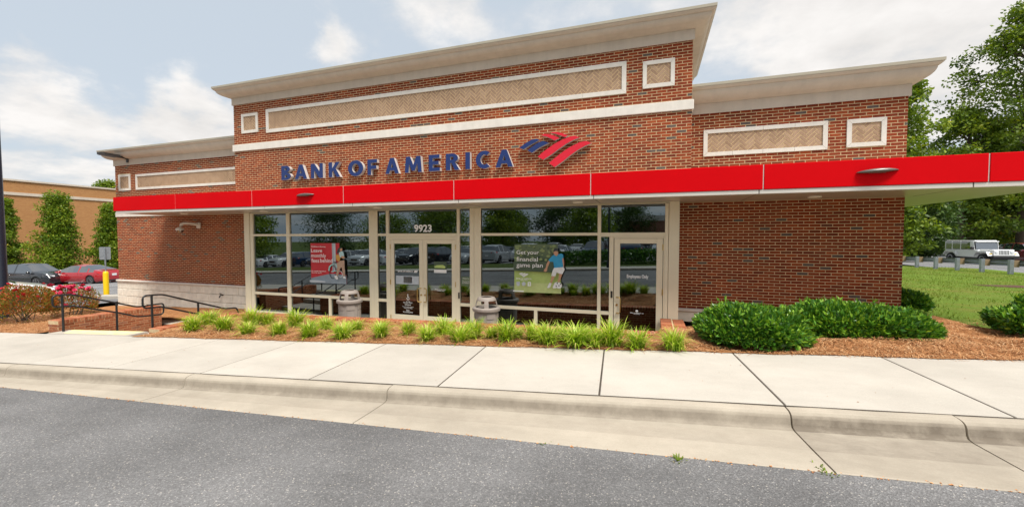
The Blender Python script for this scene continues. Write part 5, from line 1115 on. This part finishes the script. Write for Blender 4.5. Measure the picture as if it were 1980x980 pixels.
# ------------------------------------------------------------------ cars
def interp(pts, x):
    for (a, za), (b2, zb) in zip(pts[:-1], pts[1:]):
        if a <= x <= b2: return za+(zb-za)*(x-a)/(b2-a)
    return pts[0][1] if x < pts[0][0] else pts[-1][1]
CARS = {}
def car(kind, paint, label, x, y, z, rot, group=None, name='parked_car'):
    key = (kind, paint)
    if key in CARS:
        c = copy_tree(CARS[key], (x, y, z), rot); tag(c, label, 'car'); 
        if group: c['group'] = group
        return c
    if kind == 'sedan': L_, W, wb, r, gnd, belt = 4.85, 1.84, 2.8, .335, .17, [(-2.5, .93), (2.5, .84)]; roof = [(-2.43, .62), (-2.40, .90), (-2.30, 1.02), (-1.75, 1.08), (-.70, 1.41), (-.1, 1.46), (.38, 1.42), (1.28, 1.00), (2.0, .86), (2.30, .74), (2.42, .56)]; win = (-1.72, 1.22); ws = (.42, 1.25); rw = (-1.68, -.74); pil = ((-.52, -.40), (.0, .0))
    else: L_, W, wb, r, gnd, belt = 4.62, 1.86, 2.69, .36, .20, [(-2.4, 1.06), (2.4, .98)]; roof = [(-2.31, .62), (-2.28, 1.05), (-2.15, 1.20), (-1.75, 1.58), (-1.0, 1.68), (-.1, 1.69), (.35, 1.64), (1.08, 1.13), (1.75, 1.04), (2.15, .95), (2.28, .72)]; win = (-2.1, 1.05); ws = (.38, 1.06); rw = (-2.14, -1.78); pil = ((-.42, -.30), (.0, .0))
    hl = L_/2; hw0 = W/2; ax = (-wb/2-.05, wb/2+.05); ra = r+.055
    xs = {-hl, hl, *[p[0] for p in roof], win[0], win[1], *ws, *rw, pil[0][0], pil[0][1], -1.30, -1.18}
    for a in ax: xs |= {a+ra*math.sin(t) for t in lin(-math.pi/2, math.pi/2, 9)} | {a-ra-.01, a+ra+.01}
    xs = sorted(q for q in xs if -hl <= q <= hl); xs = [q for i, q in enumerate(xs) if i == 0 or q-xs[i-1] > .006]
    rings = []
    for q in xs:
        e = max(0, (abs(q)-hl+.75)/.75); hw = hw0*(1-.16*e**2.2); zt = interp(roof, q); bl = min(interp(belt, q), zt-.06); zb = gnd+.05*e
        cab = max(0, min(1, (zt-bl-.10)/.4)); za = 0
        for a in ax:
            if abs(q-a) < ra: za = r+math.sqrt(ra*ra-(q-a)**2)*.98
        b0, b1, b2_ = max(zb, za), max(zb+.1, za), max(.52, za+.02); b3 = max(bl-.10, b2_+.03)
        rh = hw*(.90-.20*cab)
        rings.append([(hw*.88, b0), (hw*.975, b1), (hw, b2_), (hw*.995, b3), (hw*.94, max(bl, b3+.02)), (rh, zt-.02-.045*cab), (rh*.72, zt-.005), (0, zt+.008)])
    parts = {}
    V = []; m_ = 15
    for q, rg in zip(xs, rings):
        V += [(q, a, c) for a, c in rg] + [(q, -a, c) for a, c in reversed(rg[:-1])]
    def put(k, f): parts.setdefault(k, []).append(f)
    for i in range(len(xs)-1):
        a, b2 = xs[i], xs[i+1]; mid = (a+b2)/2
        for j in range(m_-1):
            jj = j if j < 7 else 13-j; f = (i*m_+j, (i+1)*m_+j, (i+1)*m_+j+1, i*m_+j+1); k = 'body'
            if jj == 4 and win[0] < mid < win[1]-.12 and not (pil[0][0] < mid < pil[0][1]) and not (-1.30 < mid < -1.18): k = 'side_window'
            if jj in (5, 6) and ws[0]+.02 < mid < ws[1]: k = 'windshield'
            if jj in (5, 6) and rw[0] < mid < rw[1]: k = 'rear_window'
            put(k, f)
    put('body', tuple(range(m_))); put('body', tuple((len(xs)-1)*m_+k for k in range(m_-1, -1, -1)))
    root = thing(name, label, 'car', (0, 0, 0), group)
    def ext(fl, nm, m):
        used = sorted({q for f in fl for q in f}); mp = {q: i for i, q in enumerate(used)}; mb = MB(); mb.add([V[q] for q in used], [tuple(mp[q] for q in f) for f in fl]); return mb.build(nm, m, root, smooth=38)
    for k, fl in parts.items():
        if k == 'side_window':
            n_ = len(fl)//2
            for sgn in (1, -1):
                ff = [f for f in fl if V[f[0]][1]*sgn > 0]; 
                for lo, hi in ((-9, pil[0][0]), (pil[0][1]-.01, 9)):
                    g_ = [f for f in ff if lo <= V[f[0]][0] < hi]
                    if g_: ext(g_, k, 'car_glass')
        else: ext(fl, k, paint if k == 'body' else 'car_glass')
    MB().box(-hl+.15, hl-.15, -hw0*.87, hw0*.87, gnd+.03, .5).build('underbody', 'car_trim', root)
    for a in ax:
        for sgn in (1, -1):
            yw = sgn*(hw0-.12); w = MB().lathe([(r*.6, -.10), (r*.93, -.11), (r, -.08), (r, .08), (r*.93, .11), (r*.6, .10)], (a, yw, r), 26, axis='y').build('wheel', 'tyre', root, smooth=40)
            rim = MB().lathe([(r*.66, .0), (r*.66, sgn*.095), (r*.60, sgn*.105), (r*.56, sgn*.07), (0, sgn*.06)], (a, yw, r), 24, axis='y').build('rim', 'car_trim', w, smooth=30)
            sp = MB()
            for k in range(7):
                th = 2*math.pi*k/7; c_, s_ = math.cos(th), math.sin(th); y0, y1 = yw+sgn*.07, yw+sgn*.10
                q = [(a+c_*.03-s_*.035, r+s_*.03+c_*.035), (a+c_*r*.62-s_*.025, r+s_*r*.62+c_*.025), (a+c_*r*.62+s_*.025, r+s_*r*.62-c_*.025), (a+c_*.03+s_*.035, r+s_*.03-c_*.035)]
                sp.prism([(X, y0, Z) for X, Z in q], (0, y1-y0, 0))
            sp.lathe([(r*.66, sgn*.06), (r*.67, sgn*.104), (r*.60, sgn*.104), (r*.60, sgn*.06)], (a, yw, r), 24, axis='y').build('spokes', 'rim', w)
    for sgn in (1, -1):
        hx = hl-.30; hz = .66 if kind == 'sedan' else .80
        mb = MB().prism([(hl-.02, sgn*.42, hz-.05), (hl-.02, sgn*.42, hz+.045), (hl-.12, sgn*.72, hz+.075), (hl-.40, sgn*hw0*.93, hz+.10), (hl-.36, sgn*hw0*.955, hz), (hl-.14, sgn*.74, hz-.06)], (-.10, 0, 0)); mb.build('headlight', 'head_lamp', root)
        tz = .86 if kind == 'sedan' else 1.0
        MB().prism([(-hl+.012, sgn*.40, tz-.05), (-hl+.012, sgn*.40, tz+.05), (-hl+.08, sgn*.70, tz+.075), (-hl+.36, sgn*hw0*.955, tz+.06), (-hl+.30, sgn*hw0*.965, tz-.03), (-hl+.06, sgn*.74, tz-.09)], (.10, 0, 0)).build('tail_light', 'tail_lamp', root)
        MB().bbox(.85, 1.02, sgn*hw0+(.0 if sgn > 0 else -.17), sgn*hw0+(.17 if sgn > 0 else 0), interp(belt, .9)-.02, interp(belt, .9)+.13, .03).build('mirror', paint, root)
        for q in (-.85, .35): MB().bbox(q, q+.17, sgn*(hw0-.002)-.012, sgn*(hw0-.002)+.018, interp(belt, q)-.15, interp(belt, q)-.12, .008).build('door_handle', 'chrome' if kind != 'sedan' else paint, root)
        for q in (pil[0][0]+.05, .92): MB().box(q-.004, q+.004, sgn*hw0*.985-.012, sgn*hw0*.985+.012, .36, interp(belt, q)-.06).build('door_gap', 'car_trim', root)
    gz0 = .42 if kind == 'sedan' else .52
    gl_ = MB().bbox(hl-.10, hl+.012, -.42, .42, gz0, gz0+.24, .02).build('grille', 'car_trim', root)
    for k in range(4): MB().box(hl-.05, hl+.018, -.40, .40, gz0+.035+k*.05, gz0+.05+k*.05).build('grille_bar', 'chrome', gl_)
    MB().bbox(hl-.12, hl+.006, -.72, .72, gnd+.06, gnd+.19, .02).build('lower_intake', 'car_trim', root)
    MB().box(-hl-.008, -hl+.03, -.16, .16, .64, .80).build('licence_plate', 'plate', root); MB().bbox(-hl-.006, -hl+.1, -.7, .7, gnd+.05, gnd+.20, .02).build('rear_valance', 'car_trim', root)
    CARS[key] = root; root.location = (x, y, z); root.rotation_euler = (0, 0, rot); return root
def car_px(kind, paint, label, px, depth, rot, lot_w=-.118, **kw):
    p = at_depth(px, 456, depth); z = street_z(p.x, p.y, lot_w) if p.x < 0 else .135
    return car(kind, paint, label, p.x, p.y, z, rot, **kw)
heading = lambda px, off: math.atan2(*reversed(tuple(pix_ray(px, 456))[:2])) + off     # angle of the view ray plus an offset
car_px('sedan', 'paint_red', 'red sedan parked with its tail towards the yellow bollard', 163, 31, heading(163, R(38)))
car_px('suv', 'paint_black', 'black crossover parked nose out beside the red sedan', 62, 30.5, heading(62, R(180+36)))
car_px('sedan', 'paint_white', 'white sedan mostly hidden behind the rose bushes', -70, 16.3, heading(0, R(-90)))
# white boxy off-roader
def jeep(x, y, z, rot):
    t = thing('parked_car', 'white boxy off roader with round headlights parked behind the guardrail', 'car', (0, 0, 0)); B = lambda nm, m, *a, c=.03: MB().bbox(*a, c).build(nm, m, t, smooth=35)
    body = B('body', 'paint_white', -2.15, 1.0, -.78, .78, .50, 1.12, c=.05); B('hood', 'paint_white', .98, 2.1, -.66, .66, .62, 1.16, c=.06)
    B('roof', 'paint_white', -2.12, .62, -.74, .74, 1.76, 1.85, c=.04)
    for sgn in (1, -1):
        for (a, b2) in ((-2.05, -1.45), (-1.37, -.62), (-.54, .35)): MB().bbox(a, b2, sgn*.765-.01, sgn*.765+.01, 1.15, 1.74, .006).build('side_window', 'car_glass', t)
        for a in (-2.14, -1.45, -.62): MB().bbox(a+.0, a+.08, sgn*.77-.012, sgn*.77+.014, 1.10, 1.77, .006).build('pillar', 'paint_white', t)
        MB().prism([(.36, sgn*.77-.013, 1.12), (.50, sgn*.77-.013, 1.12), (.72, sgn*.77-.013, 1.12), (.60, sgn*.77-.013, 1.77), (.30, sgn*.77-.013, 1.77)], (0, .026, 0)).build('pillar', 'paint_white', t)
        for a in (-1.45, 1.5):
            MB().prism([(a-.62, sgn*.68, .62), (a-.42, sgn*.68, .92), (a+.42, sgn*.68, .92), (a+.62, sgn*.68, .66), (a+.62, sgn*.68, .72), (a+.45, sgn*.68, .98), (a-.45, sgn*.68, .98), (a-.66, sgn*.68, .68)], (0, sgn*.27, 0)).build('fender', 'paint_white', t)
            w = MB().lathe([(.22, -.12), (.38, -.13), (.41, -.09), (.41, .09), (.38, .13), (.22, .12)], (a, sgn*.76, .41), 26, axis='y').build('wheel', 'tyre', t, smooth=40)
            MB().lathe([(.24, 0), (.24, sgn*.12), (.20, sgn*.125), (.16, sgn*.07), (0, sgn*.06)], (a, sgn*.76, .41), 18, axis='y').build('rim', 'rim', w, smooth=30)
        MB().lathe([(.10, 0), (.10, .07), (.085, .085), (0, .09)], (2.1, sgn*.47, .98), 18, axis='x').build('headlight', 'head_lamp', t, smooth=40)
        MB().bbox(.62, .76, sgn*.80+(-.0 if sgn > 0 else -.2), sgn*.80+(.2 if sgn > 0 else 0), 1.14, 1.34, .03).build('mirror', 'car_trim', t)
        MB().bbox(2.05, 2.11, sgn*.70, sgn*.82, .80, .86, .01).build('indicator', 'bollard_yellow', t)
    MB().prism([(.76, -.70, 1.14), (.76, .70, 1.14), (.62, .66, 1.77), (.62, -.66, 1.77)], (-.03, 0, 0)).build('windshield', 'car_glass', t)
    MB().bbox(.58, .80, -.72, .72, 1.72, 1.79, .01).build('windshield_frame', 'paint_white', t)
    g_ = MB().bbox(2.08, 2.16, -.64, .64, .68, 1.15, .03).build('grille', 'paint_white', t)
    for k in range(7): MB().box(2.13, 2.166, -.285+k*.088, -.245+k*.088, .78, 1.09).build('slot', 'car_trim', g_)
    B('bumper', 'car_trim', 2.14, 2.36, -.80, .80, .52, .70); B('underbody', 'car_trim', -2.1, 2.0, -.6, .6, .35, .60)
    MB().bbox(-2.19, -2.13, -.6, .6, 1.16, 1.72, .006).build('rear_window', 'car_glass', t)
    w = MB().lathe([(.2, -.11), (.37, -.12), (.40, 0), (.37, .12), (.2, .11)], (-2.3, 0, 1.0), 24, axis='x').build('spare_wheel', 'tyre', t, smooth=40)
    t.location = (x, y, z); t.rotation_euler = (0, 0, rot); t.scale = (1.08, 1.0, 1.02); return t
p = at_depth(1893, 456, 33.5); jeep(p.x, p.y, .135, heading(1893, R(180+34)))
car_px('suv', 'paint_maroon', 'dark red car parked next to the white off roader', 1990, 33.5, heading(1990, R(180+34)))

# ------------------------------------------------------------------ guardrail
gt = thing('guardrail', 'steel guardrail on grey posts with wooden blocks along the lawn edge', 'guardrail', (18.5, 33, .3))
def grz(px, py): return None
Pn = [at_depth(1957, 456, 21.0), at_depth(1775, 456, 27.8)]; dirg = (Pn[1]-Pn[0]); dirg.z = 0; stepg = dirg/4; nrm = Vector((-dirg.y, dirg.x, 0)).normalized()
if nrm.dot(Pn[0]-CAM) < 0: nrm = -nrm
for k in range(-3, 8):
    p = Pn[0]+stepg*k; zg = lawn_z(p.x, p.y)-.05; ang = math.atan2(dirg.y, dirg.x); ca, sa = math.cos(ang), math.sin(ang)
    def rb(a0, a1, b0, b1, z0, z1, nm, m, par=gt):
        q = [(p.x+ca*a-sa*b2, p.y+sa*a+ca*b2, z0) for a, b2 in ((a0, b0), (a1, b0), (a1, b1), (a0, b1))]; return MB().prism(q, (0, 0, z1-z0)).build(nm, m, par)
    sg = 1 if Vector((-sa, ca, 0)).dot(nrm) > 0 else -1
    pp = rb(-.075, .075, -.08, .08, zg-.3, zg+.80, 'post', 'galvanised'); rb(-.07, .07, sg*.081, sg*.30, zg+.42, zg+.78, 'block', 'old_wood', pp)
mb = MB(); prof_ = [(0, .30), (.06, .33), (.08, .38), (.0, .43), (.0, .47), (.08, .52), (.06, .57), (0, .60)]; pts = []
ks = list(range(-3, 8))
for k in ks:
    p = Pn[0]+stepg*k; zg = lawn_z(p.x, p.y)+.12
    for (b2, zq) in prof_: q = p + nrm*(.30+b2); pts.append((q.x, q.y, zg+zq))
    for (b2, zq) in reversed(prof_): q = p + nrm*(.305+b2+.006); pts.append((q.x, q.y, zg+zq))
n_ = 16; mb.add(pts, [(i*n_+j, (i+1)*n_+j, (i+1)*n_+(j+1) % n_, i*n_+(j+1) % n_) for i in range(len(ks)-1) for j in range(n_)]).build('rail', 'galvanised', gt, smooth=40)

# ------------------------------------------------------------------ bollard sign, lamp post, orange store
p = onZ(206, 570, -.6); zb = street_z(p.x, p.y, -.0)
t = thing('bollard_sign', 'yellow bollard carrying a blank grey sign back on a post', 'sign post', (p.x, p.y, zb))
MB().lathe([(.11, -.5), (.11, .98), (.105, 1.04), (.07, 1.09), (0, 1.10)], (p.x, p.y, zb), 20).build('bollard', 'bollard_yellow', t, smooth=40)
MB().bbox(p.x-.03, p.x+.03, p.y-.02, p.y+.02, zb+1.0, zb+2.28, .005).build('post', 'galvanised', t)
d = Vector((CAM.x-p.x, CAM.y-p.y, 0)).normalized(); s = Vector((-d.y, d.x, 0)); q = [Vector((p.x, p.y, 0))+s*a*.19-d*.03 for a in (-1, 1)]
o = MB(); w_, hh = .20, .31; c0 = Vector((p.x, p.y, zb+1.98))-d*.04; pts = []
for (sx_, sz_) in ((-1, -1), (1, -1), (1, 1), (-1, 1)):
    for tt in lin(0, math.pi/2, 4):
        base = {(1, 1): 0, (-1, 1): 1, (-1, -1): 2, (1, -1): 3}[(sx_, sz_)]*math.pi/2; pts.append(c0+s*(sx_*(w_-.04)+math.cos(base+tt)*.04)+Vector((0, 0, sz_*(hh-.04)+math.sin(base+tt)*.04)))
o.prism(pts, -d*.006).build('sign_plate', 'galvanised', t)
p = at_depth(0, 540, 12.6); zb = street_z(p.x, p.y)
t = thing('lamp_post', 'tall dark blue lamp post standing behind the roses', 'lamp post', (p.x, p.y, zb))
MB().lathe([(.20, -.2), (.20, .12), (.165, .2), (.125, 9.0), (0, 9.0)], (p.x, p.y, zb), 20).build('pole', 'pole_paint', t, smooth=40)
MB().bbox(p.x-.9, p.x+.1, p.y-.2, p.y+.2, zb+9.0, zb+9.16, .04).build('lamp_head', 'pole_paint', t)
bl = thing('store_building', 'long tan orange brick store with pale band beyond the parking lot', 'building', (-68, 30, -1.7))
XS = -65.5; zt0 = onX(110, 357.5, XS).z; zb1, zb0 = onX(110, 377, XS).z, onX(110, 385.5, XS).z
MB().box(XS-30, XS, -8, 95, -3, zt0).build('wall', 'side_brick_orange', bl)
MB().box(XS-.2, XS+.10, -8.1, 95.1, zb0+.15, zb1-.05).build('stone_band', 'stucco', bl); MB().box(XS-.4, XS+.12, -8.1, 95.1, zt0, zt0+.18).build('coping', 'stucco', bl)
MB().box(XS-.1, XS+.06, -8.1, 95.1, -2.4, -1.2).build('base', 'soil', bl)

# ------------------------------------------------------------------ the far side of the road (mirrored in the glass)
vv = -5.6
kb = thing('far_kerb', 'concrete kerb on the far side of the road', 'kerb', kind='structure')
for a, b2 in zip(lin(-45, 35, 21)[:-1], lin(-45, 35, 21)[1:]):
    MB().prism([sw(a+.006, vv, -.02), sw(b2-.006, vv, -.02), sw(b2-.006, vv-.18, -.01), sw(a+.006, vv-.18, -.01)], -NW*.25).build('kerb_segment', 'kerb_concrete', kb)
MB().add([sw(-50, vv-.19, -.02), sw(40, vv-.19, -.02), sw(40, vv-1.9, .0), sw(-50, vv-1.9, .0)], [(0, 1, 2, 3)]).build('pavement', 'concrete', kb)
tag(MB().add([sw(-60, vv-1.9, 0), sw(45, vv-1.9, 0), sw(45, vv-6, .1), sw(-60, vv-6, .1)], [(0, 1, 2, 3)]).build('verge', 'far_ground'), 'grass verge across the road', 'verge', kind='structure')
tag(MB().add([sw(-70, vv-6, .0), sw(60, vv-6, .0), sw(60, vv-95, .3), sw(-90, vv-95, .3)], [(0, 1, 2, 3)]).build('parking_lot', 'lot_asphalt'), 'parking lot across the road', 'parking lot', kind='structure')
hg = thing('hedge', 'clipped dark hedge across the road', 'hedge', tuple(sw(0, vv-4)))
nh = 14000; u_ = rng.uniform(-9, 12, nh); th = rng.uniform(0, math.pi, nh); rr_ = .8+.25*rng.random(nh); P = np.array([tuple(sw(u, vv-4+math.cos(t_)*.6*r_, .06+math.sin(t_)*.95*r_)) for u, t_, r_ in zip(u_, th, rr_)])
V, F = leaves(P, .16, .6); link('foliage', np_mesh('foliage', V, F, np.repeat(rng.beta(2, 2.5, nh), 2)), BUSH, hg)
def joined(root, name):
    """one mesh out of a car's parts, for cars seen only as small reflections"""
    V = []; F = []; MI = []; ms_ = []
    def walk_(o):
        for c in o.children:
            me = c.data; mm = me.materials[0]
            if mm not in ms_: ms_.append(mm)
            off = len(V); V.extend(tuple(v.co) for v in me.vertices)
            for p_ in me.polygons: F.append(tuple(i_+off for i_ in p_.vertices)); MI.append(ms_.index(mm))
            walk_(c)
    walk_(root); me = bpy.data.meshes.new(name); me.from_pydata(V, [], F)
    for mm in ms_: me.materials.append(mm)
    me.polygons.foreach_set('material_index', MI); me.update(); return me
FARCAR = {}
for kind in ('sedan', 'suv'):
    for pc in ('white', 'silver', 'black', 'blue'):
        r_ = CARS.get((kind, 'paint_'+pc)); tmp = r_ is None
        if tmp: r_ = car(kind, 'paint_'+pc, 'x', 0, 0, 0, 0)
        FARCAR[kind, pc] = joined(r_, 'car')
        if tmp:
            for c in [q for ch in r_.children for q in (*ch.children, ch)]: bpy.data.objects.remove(c)
            bpy.data.objects.remove(r_); del CARS[kind, 'paint_'+pc]
cn = ['white', 'silver', 'black', 'white', 'blue', 'white', 'silver', 'black', 'white', 'silver', 'blue']
for k in range(38):
    row = k // 19; kd = 'suv' if (k*7) % 3 else 'sedan'; pc = cn[(k*5+row) % 11]
    p = sw(-46+(k % 19)*3.1+row*1.5, vv-9.5-row*13, .06); o = bpy.data.objects.new('parked_car', FARCAR[kd, pc]); COL.objects.link(o); o.location = p; o.rotation_euler = (0, 0, R(93 if k % 2 else -87))
    tag(o, f'{pc} {"crossover" if kd == "suv" else "sedan"} parked in the lot across the road', 'car', 'cars in the lot across the road')
for k, (u, v, H, rx) in enumerate(((-62, -40, 10, 6), (-52, -44, 8, 5.5), (-44, -50, 9, 6), (-36, -38, 10, 5), (-30, -52, 8, 5), (-24, -36, 8, 4), (-18, -48, 8, 5), (-12, -40, 7, 4), (-7, -52, 7, 4.5), (3.6, -15, 7.5, 1.7), (9, -34, 8, 3), (-57, -20, 8, 4))):
    p = sw(u, v); tree('leafy tree across the road', p.x, p.y, p.z, H, rx, LEAF if k % 2 else LEAFD, shape='oval', puffs=110, per=80, leaf=.3, group='trees across the road')
sb = thing('shop_building', 'low brick shop row with white cornice across the road', 'building', tuple(sw(0, -52)))
p = sw(0, -52); MB().box(p.x-9, p.x+26, p.y-14, p.y, p.z-1, p.z+4.6).build('wall', 'side_brick', sb); MB().box(p.x-9.3, p.x+26.3, p.y-14.3, p.y+.35, p.z+4.6, p.z+5.5).build('cornice', 'limestone', sb); MB().box(p.x-8, p.x+25, p.y, p.y+.1, p.z, p.z+2.6).build('shop_front', 'car_glass', sb)
MB().box(p.x+4, p.x+10, p.y+.1, p.y+.3, p.z+2.7, p.z+3.5).build('sign_board', 'teal_sign', sb)
p = sw(-3.1, vv-1.0); t = thing('lantern_post', 'double lantern street lamp across the road', 'street lamp', tuple(p))
MB().lathe([(.14, 0), (.12, .3), (.06, .5), (.05, 4.6), (0, 4.6)], tuple(p), 14).build('pole', 'pole_paint', t, smooth=40); MB().tube([p+Vector((-.42, 0, 4.3)), p+Vector((0, 0, 4.5)), p+Vector((.42, 0, 4.3))], .03, 8).build('arm', 'pole_paint', t, smooth=50)
for sgn in (-1, 1): MB().lathe([(.07, 4.15), (.17, 4.65), (.19, 4.67), (.06, 4.85), (0, 4.9)], (p.x+sgn*.42, p.y, p.z), 12).build('lantern', 'lens_glass', t)
